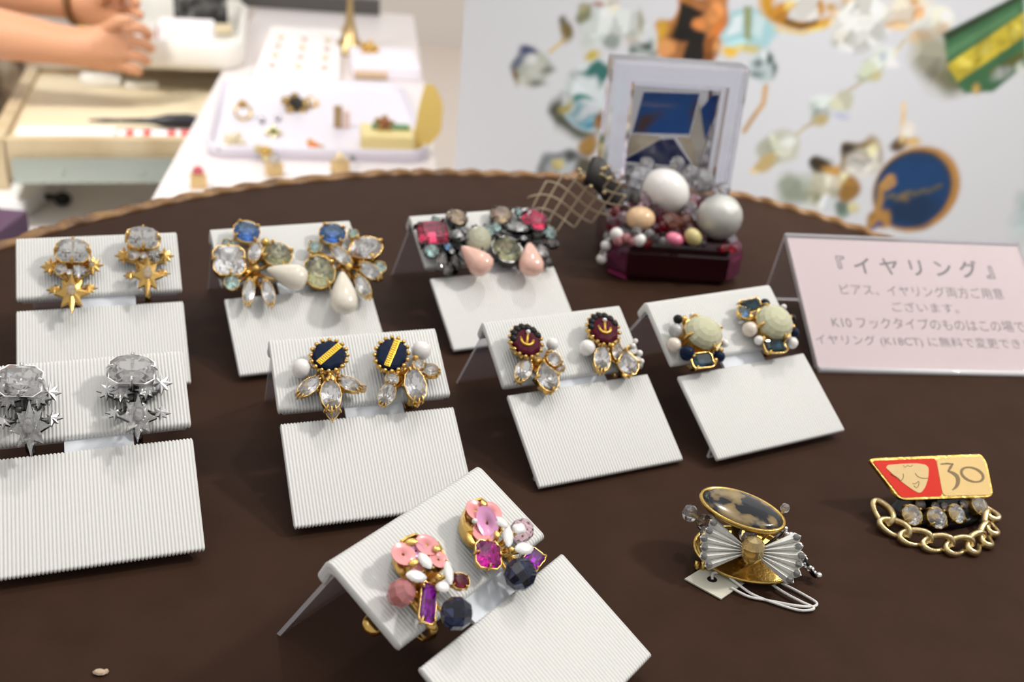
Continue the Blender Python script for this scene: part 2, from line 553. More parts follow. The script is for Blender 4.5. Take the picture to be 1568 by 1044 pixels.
EARRINGS={
 ('A',0):[
  ('cup','gold',-11.8,14,5,13.2,11,-55),
  ('seq','pink',-17.2,16.4,8.2,5.8,5.8,-43),
  ('seq','lilac',-13.2,15.4,7.6,4,4.1,-55),
  ('seq','pink',-9.7,15,8,5.8,5.3,-49),
  ('seq','pink',-9.7,10.3,7.6,4.6,5,-67),
  ('seq','pink',-16.1,12.1,7.4,3.5,3.4,-33),
  ('leaf','gold',-13.1,17.8,8.5,3.4,2.1,-32),
  ('leaf','gold',-8.6,12.6,8.5,2.4,2.2,-43),
  ('leaf','gold',-17.1,13,8.8,2.8,1.9,-13),
  ('leaf','gold',-19,14.5,6,4.2,2.9,-114),
  ('nav','white',-14.2,11.7,9,5.5,3.3,-104),
  ('nav','white',-19.3,9.7,9,6,3.3,-36),
  ('nav','white',-11.3,5.7,9,6.8,2.5,-126),
  ('round','white',-15.5,3.7,9,3.5,3.3,-33),
  ('ball','gold',-14.3,6.4,8.5,1.8,0,0),
  ('round','darkred',-7.9,2.9,6,4.9,4.7,-33),
  ('bead','pinkclear',-23.5,9.3,5.5,7.3,0,0),
  ('bag','purple',-20,3.2,6.5,11.1,4.3,-140),
  ('bead','navyclear',-15.9,-3.1,6.5,8.4,0,0),
 ],
 ('A',1):[
  ('cup','gold',10.8,12.1,5,13.6,10.8,-127),
  ('seq','pink',10,15.2,8.2,5.5,5.8,-31),
  ('seq','pink',13.8,12.4,8,5.6,5.3,-106),
  ('seq','pink',7.4,9.2,7.4,5.7,5.8,-55),
  ('seq','lilac',9.5,10.6,8.6,8.3,5.1,-112),
  ('ball','white',7.2,13,8,1.6,0,0),
  ('leaf','gold',13.3,15.4,8.6,2.5,2.3,-54),
  ('leaf','gold',9.1,6.4,8.8,2.4,1.8,-128),
  ('leaf','gold',6.9,14.2,6,5.7,2.8,-127),
  ('leaf','gold',4.1,10.4,6,5,2.8,-122),
  ('nav','white',12.9,8.5,9,4.7,3.3,-81),
  ('nav','white',11.3,4.2,9,7,3,-138),
  ('sq','white',16.5,4.2,8.5,3.8,2.9,-22),
  ('nav','white',12.5,-1,9,6.4,3.6,-23),
  ('ball','gold',9.3,0.9,8.5,1.9,0,0),
  ('bead','rose',19.9,4.1,5,6.8,0,0),
  ('sq','magenta',3.9,3.9,7,7,7.6,-41),
  ('bag','purple',15.3,-4.2,6,4.7,5.8,-81),
  ('bead','navyclear',7.6,-5.3,6.5,8.9,0,0),
 ],
 ('B',0):[
  ('striped','navy',-11.1,15.7,7,11.6,10.7,38),
  ('pearl','pearl',-20.5,13,4,6.8,0,0),
  ('nav','crystal',-19.1,5.5,5,10.8,5.4,-138),
  ('nav','crystal',-12.7,0.5,7,12.8,7.2,-98),
  ('pear','crystal',-13,-5.1,6,6.8,5.3,-98),
  ('nav','crystal',-5.6,4.8,5.5,8.8,5.7,-40),
  ('round','crystal',-1.6,2.9,5,2.8,3,-6),
  ('leaf','gold',-11.7,6.2,6,5,3.4,-98),
  ('ball','gold',-14.3,9.7,6,1.5,0,0),
  ('ball','gold',-11.8,8.7,6,1.5,0,0),
  ('ball','gold',-9.1,9,6,1.5,0,0),
 ],
 ('B',1):[
  ('striped','navy',10.2,14.2,7,12.7,10.3,61),
  ('pearl','pearl',21.4,16.2,4,7.1,0,0),
  ('ball','gold',19,13.4,4,2.5,0,0),
  ('round','crystal',19,9.9,5.5,3.9,4.2,-5),
  ('nav','crystal',23.2,7.9,5,6.3,5.3,-35),
  ('leaf','gold',24,5.6,4,2.8,2.3,-6),
  ('nav','crystal',16.1,1.3,7,13.6,7.7,-92),
  ('leaf','gold',15.4,-4.7,5,3.3,2.2,-101),
  ('round','crystal',8.7,4.9,6,4.7,5.1,-6),
  ('nav','crystal',6.3,-0.2,5,9.6,5.5,-122),
  ('ball','gold',11.1,7,6,1.6,0,0),
  ('ball','gold',13.8,8,6,1.6,0,0),
 ],
 ('C',0):[
  ('anchor','darkred',-18.2,13.6,7,11,12.2,-31),
  ('pearl','pearl',-7.1,12.2,4,4.8,0,0),
  ('nav','crystal',-22.2,3,5,12,5.9,-130),
  ('pear','crystal',-14.9,-1.6,6.5,11.6,9.3,92),
  ('nav','crystal',-9.2,5.5,5.5,6.7,5.9,-56),
  ('round','crystal',-7.4,1.9,4.5,3.3,3.3,-9),
  ('leaf','gold',-16.6,-6.4,5,3.4,2.5,-100),
  ('ball','gold',-16.1,5.1,6,1.9,0,0),
 ],
 ('C',1):[
  ('anchor','darkred',14.3,14.3,7,11.5,12.4,-31),
  ('pearl','pearl',6.2,8.7,4,6.3,0,0),
  ('nav','crystal',9.8,2.7,5.5,12.7,6.8,-120),
  ('pear','crystal',17.5,5,5.5,8.1,5.2,68),
  ('pear','crystal',19,-0.9,6.5,10.2,8.6,83),
  ('pearl','pearl',25.2,6.8,4,2.5,0,0),
  ('pearl','pearl',26.7,3.4,4,2.7,0,0),
  ('pearl','pearl',26.2,0,4,2.2,0,0),
  ('pearl','pearl',27.2,8.8,4,2,0,0),
  ('leaf','gold',16.7,-4.8,5,3.5,2.7,-102),
  ('ball','gold',15.4,7.3,6,2,0,0),
 ],
 ('D',0):[
  ('cab','green',-16.5,7.8,6.5,15.6,14.3,-25),
  ('ball','black',-23,16.4,4,3.8,0,0),
  ('ball','gold',-20.9,15.5,5,2.8,0,0),
  ('pearl','pearl',-15.9,17.1,4,2.3,0,0),
  ('stripebead','white',-26.7,11.7,4.5,5.5,0,0),
  ('pearl','cream',-29.7,6.1,4,5.7,0,0),
  ('ball','navy',-26.4,1.3,5,5.9,0,0),
  ('bag','teal',-21.7,-2.9,6,8.8,6,-5),
  ('ball','navy',-13.2,-2.4,5,4.7,0,0),
  ('ball','gold',-11.8,-0.3,6,2,0,0),
  ('pearl','pearl',-7.1,3,4,3.3,0,0),
  ('ball','gold',-24.9,-0.7,6,1.7,0,0),
  ('ball','gold',-16.1,-3.9,6,1.7,0,0),
 ],
 ('D',1):[
  ('cab','green',17.8,7.2,6.5,15.9,15.5,-25),
  ('bag','teal',12.5,17.2,5,9.9,5.5,1),
  ('ball','navy',20.2,17.3,4,4.2,0,0),
  ('round','iris',6.9,14,6,6.4,5.4,-8),
  ('ball','gold',9,11.9,5,3.4,0,0),
  ('pearl','cream',6.9,7,4.5,6.2,0,0),
  ('pearl','pearl',8.2,1.5,5,3.8,0,0),
  ('ball','gold',9.8,1.5,6,2.1,0,0),
  ('bag','teal',13.6,-2.3,6,10,6,-6),
  ('pearl','pearl',24,-1.7,4,4.7,0,0),
  ('ball','navy',27.4,2.6,4,3.9,0,0),
  ('ball','gold',26.9,4.9,5,2.6,0,0),
  ('ball','black',29.9,9,4,3.2,0,0),
  ('pearl','pearl',28.5,14.5,4,2.4,0,0),
 ],
 ('E',0):[
  ('bag','pink',-24.8,13.5,6.5,13.9,11.7,-5),
  ('round','champagne',-10.2,22.3,5,10.6,9.5,-5),
  ('nav','crystal',-12.8,12.4,6,9.9,4.5,11),
  ('round','crystal',-9.7,13.2,7,3.7,4.1,-5),
  ('flower','aqua',-27.5,5.1,5,6.3,7.2,-6),
  ('flower','aqua',-20.5,22.2,4,4,4.1,-5),
  ('cab','olive',-4.8,7.5,6,12.3,14.8,-31),
  ('drop','peach',-10.9,-4.4,9,16.7,12.3,120),
  ('nav','smoke',-24.6,-1,5,11.1,4.3,-114),
  ('nav','smoke',-18.1,-1.7,5,9.7,4.4,-94),
  ('round','iris',-19.8,5.7,6,3.6,4,-6),
  ('round','smoke',-23.2,-5.4,4,4.8,5,-6),
  ('round','crystal',-18.8,3.1,6,2.7,2.9,-6),
  ('flower','aqua',-3.6,14.1,5.5,5.3,4.9,-5),
 ],
 ('E',1):[
  ('round','champagne',11.6,21.6,5,11.3,9.6,-5),
  ('sq','pink',26.4,16.3,6.5,11.6,12.5,-45),
  ('flower','aqua',21.4,23.9,4,4.3,4.3,-5),
  ('flower','aqua',2.3,12.8,6,6.9,6.4,-5),
  ('flower','aqua',6.3,14.3,6,4.1,6.1,-5),
  ('nav','crystal',16.8,13.4,6,13.9,5.9,-11),
  ('round','olive',7.6,1.4,6,13.5,16.2,-6),
  ('drop','peach',15.5,-6.8,9,17.7,11.5,75),
  ('flower','aqua',32.2,9.3,5,6.6,7.7,-5),
  ('round','smoke',31.5,3.6,5,6.2,6.1,-6),
  ('nav','crystal',23.8,-2.1,7,8,4.3,-81),
  ('nav','smoke',25.5,-5.6,4,6.7,4.7,-58),
  ('round','smoke',25.5,9.5,5,5.2,5.3,-5),
  ('round','crystal',17.6,6.8,6,2.9,3,-6),
 ],
 ('F',0):[
  ('oval','blue',-16.5,21.8,6.5,11.2,10.9,-5),
  ('flower','aqua',-25.4,16.7,5,4.7,6,-5),
  ('sq','crystal',-26.2,7.1,6.5,12.4,14.6,-6),
  ('flower','aqua',-26.8,-3.3,5,6.2,7.4,-6),
  ('nav','crystal',-15.4,9.8,7,13.5,5.2,-107),
  ('round','olive',-6,9.1,5.5,12.3,12.9,-19),
  ('ball','gold',-10,15.5,6,3.8,0,0),
  ('drop','ivory',-5,-4.3,8,16.9,11.7,153),
  ('nav','crystal',-21.2,-9.8,6,13.4,4.9,-104),
  ('nav','crystal',-13.6,-11,6,13.1,5.1,-89),
  ('ball','gold',-16.4,1.1,7,3.2,0,0),
 ],
 ('F',1):[
  ('oval','blue',19.1,17.5,6.5,11.8,10.8,-5),
  ('flower','aqua',10.4,12.2,5,6.1,6.2,-5),
  ('round','olive',9.4,-1.8,5.5,13.1,16.2,-6),
  ('nav','crystal',20.1,4.5,7,12.6,6,-59),
  ('pear','crystal',30.9,7.9,6.5,16.8,12.8,-162),
  ('flower','aqua',28.9,18.8,4,4.9,5.3,-5),
  ('flower','aqua',35.5,-1.9,5,5.7,6.5,-6),
  ('nav','crystal',30.7,-4.1,6,11.3,7.4,-45),
  ('nav','crystal',25.7,-12,6,12.7,5.7,-78),
  ('drop','ivory',16.3,-15.3,8,21.2,11.4,80),
  ('ball','gold',21.7,-2.1,7,3.6,0,0),
 ],
 ('G',0):[
  ('hex','ice',-9,15.5,8,11.7,10.6,-3),
  ('star','gold',-17.4,11.4,4,7.4,8.6,-4),
  ('star','gold',-2.2,10.8,4,8.1,8.7,-4),
  ('round','crystal',-13.6,8.6,6,4.6,4.9,-4),
  ('star','crystal',-6.9,7.2,6,7,7.3,-4),
  ('round','crystal',-10.5,6.4,7,2.3,2.7,-4),
  ('star','gold',-9.8,-4.2,8,18.4,12.3,-92),
  ('round','crystal',-10.1,0.3,8,2.5,2.7,-4),
  ('star','gold',-15.9,0,5,6.4,6,-4),
  ('star','gold',-3.9,-0.5,5,6.5,6,-4),
 ],
 ('G',1):[
  ('hex','ice',17.1,20.3,8,11.7,10.3,-3),
  ('star','gold',9.5,15.1,4,7.3,8.2,-3),
  ('star','gold',24.7,13.8,4,7.4,8.3,-4),
  ('round','crystal',13,14,6,4.9,5.1,-3),
  ('star','crystal',20.6,14.2,6,7.4,7.6,-3),
  ('round','crystal',16.8,12.5,7,2.7,2.8,-3),
  ('star','gold',17.7,2,8,19.1,11.5,-94),
  ('star','gold',11.4,4.8,5,5.8,5,-4),
  ('star','gold',23.3,4.9,5,6.4,4.4,-4),
 ],
 ('H',0):[
  ('hex','ice',-18.2,16.8,8,12,10.2,-7),
  ('star','silver',-10.5,13.8,4,6.7,8,-7),
  ('star','crystal',-13.3,10.9,6,7,7.4,-7),
  ('star','crystal',-21.6,11.4,6,6.8,7.3,-7),
  ('star','silver',-25.8,15.4,4,6.1,7.4,-7),
  ('ball','gunmetal',-18.7,7,7,2.7,0,0),
  ('ball','gunmetal',-15.3,6.6,7,2.8,0,0),
  ('round','crystal',-16.9,3.8,9,2.9,2.7,-7),
  ('star','crystal',-15.7,-0.6,9,17.7,11.6,-91),
  ('star','silver',-10,4.1,5,6.2,5.9,-7),
  ('star','silver',-23.2,4.9,5,6.4,5.8,-7),
 ],
 ('H',1):[
  ('hex','ice',13.8,17.2,8,13.2,10.7,-6),
  ('star','silver',6,12.8,4,6.5,7.6,-7),
  ('star','silver',22.2,13.4,4,6.7,7.8,-7),
  ('star','crystal',10.2,10.2,6,7.3,7.6,-7),
  ('star','crystal',17.3,10.1,6,7,7.2,-7),
  ('ball','gunmetal',11.5,6.1,7,2.8,0,0),
  ('ball','gunmetal',14.9,5.9,7,2.8,0,0),
  ('round','crystal',13.3,3.3,9,3.4,3,-7),
  ('star','crystal',14.4,-0.8,9,16.5,11.3,-94),
  ('star','silver',8,3.9,5,6.1,5.6,-7),
  ('star','silver',21.1,2.3,5,6.2,5.2,-7),
 ],
}
PRINT=[
 ('e',(190,194,182),4,[60,11,16,17,5]),
 ('e',(70,80,120),4,[56,25,8,5,5]),
 ('e',(110,120,140),4,[48,16,4,7,-14]),
 ('e',(130,105,60),4,[48,4,3,7,5]),
 ('e',(225,228,225),4,[59,19,5,4,5]),
 ('e',(212,214,205),4,[65,10,7,6,5]),
 ('e',(130,132,125),4,[66,-1,8,3,5]),
 ('e',(120,122,110),4,[74,12,4,2,5]),
 ('e',(200,202,190),4,[57,2,5,4,5]),
 ('l',(196,176,120),3,[5,75,27,82,34,88,41]),
 ('e',(125,108,62),4,[87,46,6,9,5]),
 ('e',(90,85,65),4,[84,55,3,4,5]),
 ('e',(128,130,100),4,[102,60,8,8,5]),
 ('e',(170,165,120),4,[98,65,4,3,5]),
 ('e',(205,212,210),4,[117,63,12,11,5]),
 ('e',(205,212,208),4,[111,47,13,11,-14]),
 ('e',(165,176,170),4,[125,42,10,7,5]),
 ('p',(222,214,196),4,[116,73,126,74,153,38,146,32]),
 ('e',(208,214,210),4,[138,57,14,12,5]),
 ('e',(165,160,135),4,[146,60,3,8,-4]),
 ('e',(235,238,238),4,[117,62,4,3,5]),
 ('e',(180,186,180),4,[106,38,8,5,5]),
 ('e',(150,60,50),4,[112,69,4,2,5]),
 ('e',(190,198,196),4,[156,39,11,8,25]),
 ('e',(70,85,80),4,[156,42,4,4,5]),
 ('e',(120,130,125),4,[162,35,4,2,5]),
 ('e',(110,130,120),4,[147,32,5,3,36]),
 ('e',(228,232,232),4,[166,42,3,3,5]),
 ('p',(78,80,68),8,[87,-6,80,-25,86,-38,104,-46,119,-46,124,-40,103,-33,93,-19]),
 ('e',(216,225,228),4,[116,-6,26,31,-5]),
 ('p',(52,112,106),4,[100,11,109,20,120,24,131,19,131,6,119,3,113,10]),
 ('p',(60,128,120),3,[97,-10,114,-7,119,-11,106,-15,96,-15]),
 ('e',(178,186,186),4,[95,0,5,12,-19]),
 ('e',(128,178,196),4,[114,-27,17,9,-15]),
 ('e',(140,180,190),4,[102,-22,5,7,5]),
 ('e',(225,232,236),4,[116,-21,14,4,16]),
 ('e',(60,120,140),4,[117,-33,8,3,5]),
 ('e',(178,160,60),4,[112,27,7,4,5]),
 ('e',(180,165,80),4,[93,-18,3,6,-5]),
 ('e',(140,98,42),4,[126,-28,5,10,-5]),
 ('e',(120,125,128),4,[94,-73,23,15,26]),
 ('e',(170,176,180),4,[97,-74,16,10,26]),
 ('e',(190,175,110),4,[92,-70,5,5,6]),
 ('e',(70,72,72),4,[102,-63,6,5,6]),
 ('e',(170,90,70),4,[111,-75,4,3,6]),
 ('e',(90,85,70),4,[116,-70,9,7,6]),
 ('e',(150,115,60),4,[117,-52,8,10,6]),
 ('p',(182,118,66),4,[166,39,162,54,176,71,179,84,218,88,221,56,214,31,172,27]),
 ('e',(215,150,90),4,[173,38,8,7,5]),
 ('e',(205,160,50),4,[168,53,4,10,-9]),
 ('p',(150,100,40),3,[171,48,182,82,189,83,178,46]),
 ('p',(24,21,17),3,[179,74,198,72,194,59,205,55,206,31,189,29,188,46,174,47]),
 ('e',(228,150,85),4,[209,72,8,8,5]),
 ('e',(222,140,75),4,[198,61,5,5,5]),
 ('e',(215,125,55),4,[214,58,5,8,5]),
 ('e',(220,160,95),4,[210,44,6,6,-14]),
 ('p',(140,80,30),3,[204,50,212,53,213,31,206,31]),
 ('e',(215,172,45),4,[227,41,8,5,5]),
 ('p',(168,208,214),4,[217,53,222,74,237,80,254,77,262,60,260,48,244,45,223,45]),
 ('p',(225,238,240),3,[221,54,225,70,232,73,233,58]),
 ('p',(150,155,105),3,[231,79,238,79,242,52,237,53]),
 ('p',(205,225,228),3,[241,74,251,73,250,54,242,58]),
 ('e',(205,190,120),4,[241,46,10,4,5]),
 ('e',(190,204,205),4,[256,34,12,13,5]),
 ('e',(75,90,85),4,[261,37,5,5,-14]),
 ('e',(120,135,135),4,[253,26,4,4,5]),
 ('e',(60,80,75),4,[266,29,3,4,5]),
 ('e',(232,238,240),4,[255,41,3,4,5]),
 ('e',(95,110,105),4,[249,35,3,3,5]),
 ('r',(208,152,38),4,[283,88,34,20,5,12]),
 ('e',(190,130,40),4,[262,77,8,7,5]),
 ('l',(110,72,15),3,[8,269,70,281,67,292,72]),
 ('e',(210,165,100),4,[310,82,9,7,5]),
 ('e',(240,230,220),4,[312,87,4,3,5]),
 ('e',(195,140,50),4,[294,83,5,7,5]),
 ('e',(225,222,215),4,[281,83,9,11,5]),
 ('e',(240,200,110),4,[269,82,5,4,5]),
 ('l',(230,200,110),3,[4,262,63,284,62,302,69,317,86]),
 ('e',(218,219,214),8,[330,73,24,23,5]),
 ('e',(200,198,186),8,[318,60,8,6,5]),
 ('e',(232,230,222),4,[336,86,11,7,5]),
 ('e',(236,222,202),8,[368,89,19,12,5]),
 ('e',(228,190,145),4,[361,76,10,5,5]),
 ('e',(222,170,120),4,[374,86,5,5,5]),
 ('e',(226,182,135),4,[383,67,10,8,5]),
 ('e',(232,215,195),4,[394,83,10,12,5]),
 ('e',(245,245,245),4,[399,86,4,5,5]),
 ('e',(215,165,110),4,[370,95,4,4,5]),
 ('e',(220,190,160),4,[399,74,5,4,5]),
 ('e',(160,158,138),14,[399,50,17,28,38]),
 ('e',(120,118,92),10,[418,38,18,13,-22]),
 ('p',(58,104,66),3,[399,72,455,111,475,54,464,41,454,29,431,25,415,37]),
 ('p',(38,58,30),2,[399,72,443,102,455,111,456,106,404,67]),
 ('p',(84,128,86),3,[405,60,454,99,456,93,408,53]),
 ('p',(192,172,50),2,[409,47,460,95,466,76,422,34]),
 ('e',(222,205,90),4,[424,49,5,4,5]),
 ('e',(222,205,90),4,[439,62,5,4,5]),
 ('e',(226,210,90),4,[458,79,5,5,5]),
 ('e',(160,140,30),4,[432,53,3,3,5]),
 ('e',(165,145,35),4,[448,70,4,3,5]),
 ('p',(92,96,40),3,[444,44,469,66,472,57,455,41]),
 ('e',(215,170,90),4,[440,30,3,5,5]),
 ('e',(150,158,150),4,[457,45,9,5,27]),
 ('e',(225,230,215),4,[471,50,3,6,5]),
 ('l',(208,190,150),3,[4,369,64,361,47,349,35,339,24,328,14,317,-6,302,-17,288,-36,264,-60]),
 ('e',(214,219,210),4,[355,47,11,11,38]),
 ('e',(195,202,178),4,[344,36,7,8,5]),
 ('e',(170,180,190),4,[356,50,3,5,5]),
 ('e',(225,210,225),4,[365,44,4,4,5]),
 ('e',(210,200,140),4,[352,33,5,3,5]),
 ('e',(200,208,204),4,[313,2,12,12,5]),
 ('e',(170,180,175),4,[308,-1,4,8,5]),
 ('e',(216,216,190),4,[329,9,9,8,5]),
 ('e',(190,195,215),4,[331,-4,5,4,5]),
 ('e',(212,190,130),4,[314,-9,7,4,5]),
 ('e',(206,207,190),4,[283,-38,19,16,38]),
 ('e',(190,194,172),4,[281,-35,9,7,6]),
 ('e',(222,224,218),4,[290,-30,6,5,6]),
 ('e',(218,190,130),4,[275,-51,12,6,44]),
 ('l',(196,146,62),3,[6,262,15,263,1,256,-13,251,-25]),
 ('e',(160,168,150),8,[306,-74,18,15,-15]),
 ('e',(176,172,150),4,[331,-68,15,21,6]),
 ('e',(58,46,25),4,[324,-49,10,9,22]),
 ('e',(200,150,70),4,[335,-51,7,6,27]),
 ('e',(150,128,88),4,[357,-38,19,17,16]),
 ('e',(202,196,182),4,[360,-41,16,14,6]),
 ('e',(70,58,45),4,[345,-34,8,5,50]),
 ('e',(225,215,170),4,[365,-31,6,5,6]),
 ('e',(228,224,216),4,[359,-49,11,6,-14]),
 ('e',(150,145,138),4,[354,-43,9,3,16]),
 ('e',(232,214,170),4,[345,-60,6,8,-14]),
 ('e',(228,220,200),4,[336,-63,5,7,6]),
 ('e',(220,226,230),4,[336,-83,9,7,6]),
 ('e',(110,128,115),4,[352,-87,8,9,6]),
 ('e',(225,215,160),4,[362,-85,5,6,6]),
 ('e',(150,110,50),4,[353,-68,9,12,6]),
 ('e',(130,130,105),4,[326,-77,5,5,6]),
 ('e',(90,70,50),4,[386,-23,7,6,6]),
 ('e',(200,165,100),4,[397,-21,7,4,6]),
 ('l',(222,188,132),3,[6,382,11,385,-3,388,-20]),
 ('e',(225,215,205),4,[392,-11,6,7,5]),
 ('e',(184,132,62),3,[412,-63,38,40,6]),
 ('e',(44,58,72),3,[409,-63,34,36,6]),
 ('e',(8,58,106),4,[409,-65,32,34,6]),
 ('e',(7,44,78),12,[413,-81,23,16,6]),
 ('l',(168,126,66),2,[10,386,-54,381,-63,383,-78,382,-90,379,-102]),
 ('l',(168,126,66),2,[7,382,-62,388,-53,391,-59,386,-64]),
 ('l',(92,88,72),3,[7,389,-72,392,-70,398,-73,403,-70,405,-66,412,-67,418,-63,424,-63,432,-57]),
 ('e',(120,100,70),4,[403,-71,3,4,6]),
 ('e',(178,130,62),4,[386,-93,11,9,52]),
 ('l',(24,60,130),2,[5,390,-99,387,-96,383,-103]),
 ('e',(190,206,206),10,[512,-74,8,22,6]),
]
# ---------------------------------------------------------------- setting: floor, walls
FL = mat('pale beige floor', lin(226, 214, 204), 0.45, noise=0.03, nscale=2)
g = G()
g.box((-4500, -1500, -1100), (3500, 6200, -1050))
structure('floor', g, FL)
structure('wall_back', G().box((-4500, 6200, -1050), (3500, 6300, 1700)), mat('pale wall', lin(232, 226, 220), 0.7, noise=0.02, nscale=3))
structure('wall_left', G().box((-4600, -1500, -1050), (-4500, 6300, 1700)), mat('pale wall', lin(232, 226, 220), 0.7))

# ---------------------------------------------------------------- poster panel
PG = lin(218, 219, 223)
poster = thing('poster_panel', 'large pale grey poster board printed with jewellery photographs, behind the box', 'poster')
G().box((-66, 900, -1050), (860, 916, 420), bev=1.2).ob('board', mat('pale grey board', PG, 0.45, noise=0.015, nscale=30), poster)
def print_mesh():
    step = 2.0
    X = np.arange(0, 560 + step, step); Z = np.arange(-230, 150 + step, step)
    xx, zz = np.meshgrid(X, Z)
    img = np.ones((*xx.shape, 3)) * np.array(PG)
    rs_ = np.random.RandomState(5)
    cells = rs_.rand(900, 2) * np.array([560, 380]) + np.array([0, -230])
    d2 = ((xx.ravel()[:, None] - cells[:, 0]) ** 2 + (zz.ravel()[:, None] - cells[:, 1]) ** 2).argmin(1)
    tone = (.70 + .60 * rs_.rand(900))[d2].reshape(xx.shape)          # cut-stone facets of the printed jewels
    wx, wz = [rs_.uniform(-1, 1, 6) for _ in range(2)]
    warp = sum(wx[k] * np.sin(xx * .05 * (k + 1) + zz * .04 * (6 - k) + k) for k in range(6))
    xx0, zz0 = xx, zz
    xx, zz = xx + 1.3 * warp, zz + 1.3 * np.roll(warp, 7, 1)
    def blend(a, col, big=False):
        t = (1 + (tone - 1) * (.25 if big else 1.0))[..., None]
        img[:] = img * (1 - a[..., None]) + np.minimum(np.array(lin(*col)) * 1.05 * t, .9) * a[..., None]
    xw, zw = xx, zz
    for k, col, soft, p in PRINT:
        wig = (k == 'e' and min(p[2:4]) < 22) or (k == 'p' and not 40 < col[1] - col[0] < 60 and len(p) > 8 and col[0] != 58 and col[0] != 38 and col[0] != 192)
        xx, zz = (xw, zw) if wig else (xx0, zz0)
        soft = max(2.5, soft)
        if k in 'er':
            cx, cy, rx, ry, an = p[:5]
            c, s = math.cos(R(an)), math.sin(R(an))
            dx, dy = xx - cx, zz - cy
            u, v = dx * c + dy * s, -dx * s + dy * c
            d = np.sqrt((u / max(rx, 1)) ** 2 + (v / max(ry, 1)) ** 2)
            sd = (d - 1) * min(rx, ry)
            if k == 'r':
                sd = np.abs(sd) - p[5] * .3
            blend(np.clip(.5 - sd / soft, 0, 1), col, min(rx, ry) > 24 or k == 'r')
        elif k == 'p':
            P = [(p[i], p[i + 1]) for i in range(0, len(p), 2)]
            ins = np.zeros(xx.shape, bool)
            dist = np.full(xx.shape, 1e9)
            for i in range(len(P)):
                (x0, y0), (x1, y1) = P[i - 1], P[i]
                cond = (y0 > zz) != (y1 > zz)
                ins ^= cond & (xx < (x1 - x0) * (zz - y0) / ((y1 - y0) or 1e-9) + x0)
                L2 = (x1 - x0) ** 2 + (y1 - y0) ** 2 or 1e-9
                t = np.clip(((xx - x0) * (x1 - x0) + (zz - y0) * (y1 - y0)) / L2, 0, 1)
                dist = np.minimum(dist, np.hypot(xx - x0 - t * (x1 - x0), zz - y0 - t * (y1 - y0)))
            blend(np.clip(.5 - np.where(ins, -dist, dist) / soft, 0, 1), col, col[1] > col[0] + 10 and col[1] < 140)
        else:
            w, p = p[0] * .3, p[1:]
            P = [(p[i], p[i + 1]) for i in range(0, len(p), 2)]
            dist = np.full(xx.shape, 1e9)
            for (x0, y0), (x1, y1) in zip(P, P[1:]):
                L2 = (x1 - x0) ** 2 + (y1 - y0) ** 2 or 1e-9
                t = np.clip(((xx - x0) * (x1 - x0) + (zz - y0) * (y1 - y0)) / L2, 0, 1)
                dist = np.minimum(dist, np.hypot(xx - x0 - t * (x1 - x0), zz - y0 - t * (y1 - y0)))
            blend(np.clip(.5 - (dist - w) / soft, 0, 1), col)
    nx, nz = len(X), len(Z)
    V = np.stack([xx0.ravel() - 66, np.full(xx.size, 899.6), zz0.ravel()], 1) * MM
    idx = np.arange(nx * nz).reshape(nz, nx)
    F = np.stack([idx[:-1, :-1], idx[:-1, 1:], idx[1:, 1:], idx[1:, :-1]], -1).reshape(-1, 4)
    me = bpy.data.meshes.new('printed_sheet')
    me.from_pydata(V.tolist(), [], F.tolist())
    at = me.color_attributes.new('print', 'FLOAT_COLOR', 'POINT')
    at.data.foreach_set('color', np.concatenate([img.reshape(-1, 3), np.ones((xx.size, 1))], 1).ravel())
    m = bpy.data.materials.new('printed poster paper')
    m.use_nodes = True
    nt = m.node_tree
    a = nt.nodes.new('ShaderNodeVertexColor')
    a.layer_name = 'print'
    nt.links.new(a.outputs[0], nt.nodes['Principled BSDF'].inputs['Base Color'])
    nt.nodes['Principled BSDF'].inputs['Roughness'].default_value = 0.45
    me.materials.append(m)
    return me
link('printed_sheet', print_mesh(), poster, label='poster print of jewels, a green box and a blue medallion')

# ---------------------------------------------------------------- white counter at the left behind the board
CW = mat('glossy white counter', lin(232, 224, 223), 0.3, noise=0.01)
counter = thing('display_counter', 'long white shop counter with an open wooden drawer, behind the board', 'counter')
def lx(y):
    return -355 - (y - 934) * .1627
def rx(y):
    return -70 - (y - 900) * .156
top = [(lx(60), 60), (rx(60), 60), (rx(2000), 2000), (lx(2000), 2000)]
G().prism(top, -180, -150).ob('countertop', CW, counter)
G().prism([(lx(60) + 110, 80), (rx(60) - 10, 80), (rx(1980) - 10, 1980), (lx(1980) + 110, 1980)], -1050, -180).ob('cabinet', mat('white cabinet', lin(235, 233, 232), 0.5, noise=0.01), counter)
G().box((-760, 800, -1050), (-330, 1420, -300), M=Matrix.Rotation(R(0), 4, 'Z')).ob('side_cabinet', mat('white side cabinet', lin(240, 240, 242), 0.5, noise=0.01), counter, label='low white cabinet below the drawer')
# drawer pulled out to the left
WOOD = ramp_mat('pale drawer wood', [(0.3, (0.50, 0.38, 0.22)), (0.6, (0.62, 0.50, 0.32)), (0.8, (0.66, 0.55, 0.38))], 6, 0.45, vec=(1, 9, 1))
LINER = mat('cream drawer lining', lin(226, 212, 180), 0.6, noise=0.02)
dr = G()
Md = Matrix.Translation((-609, 1151, -180)) @ Matrix.Rotation(R(18), 4, 'Z')
dr.box((0, 0, -48), (255, 15, 0), bev=1.5, M=Md).box((0, 345, -48), (255, 360, 0), bev=1.5, M=Md).box((-16, -4, -62), (0, 366, 2), bev=2, M=Md)
drawer = dr.ob('drawer', WOOD, counter, label='pale wooden drawer, open')
G().box((0, 15, -24), (255, 345, -7), M=Md).ob('drawer_floor', LINER, drawer, label='cream drawer lining')
g = G().box((6, -9, -52), (255, -1, -22), bev=1, M=Md)
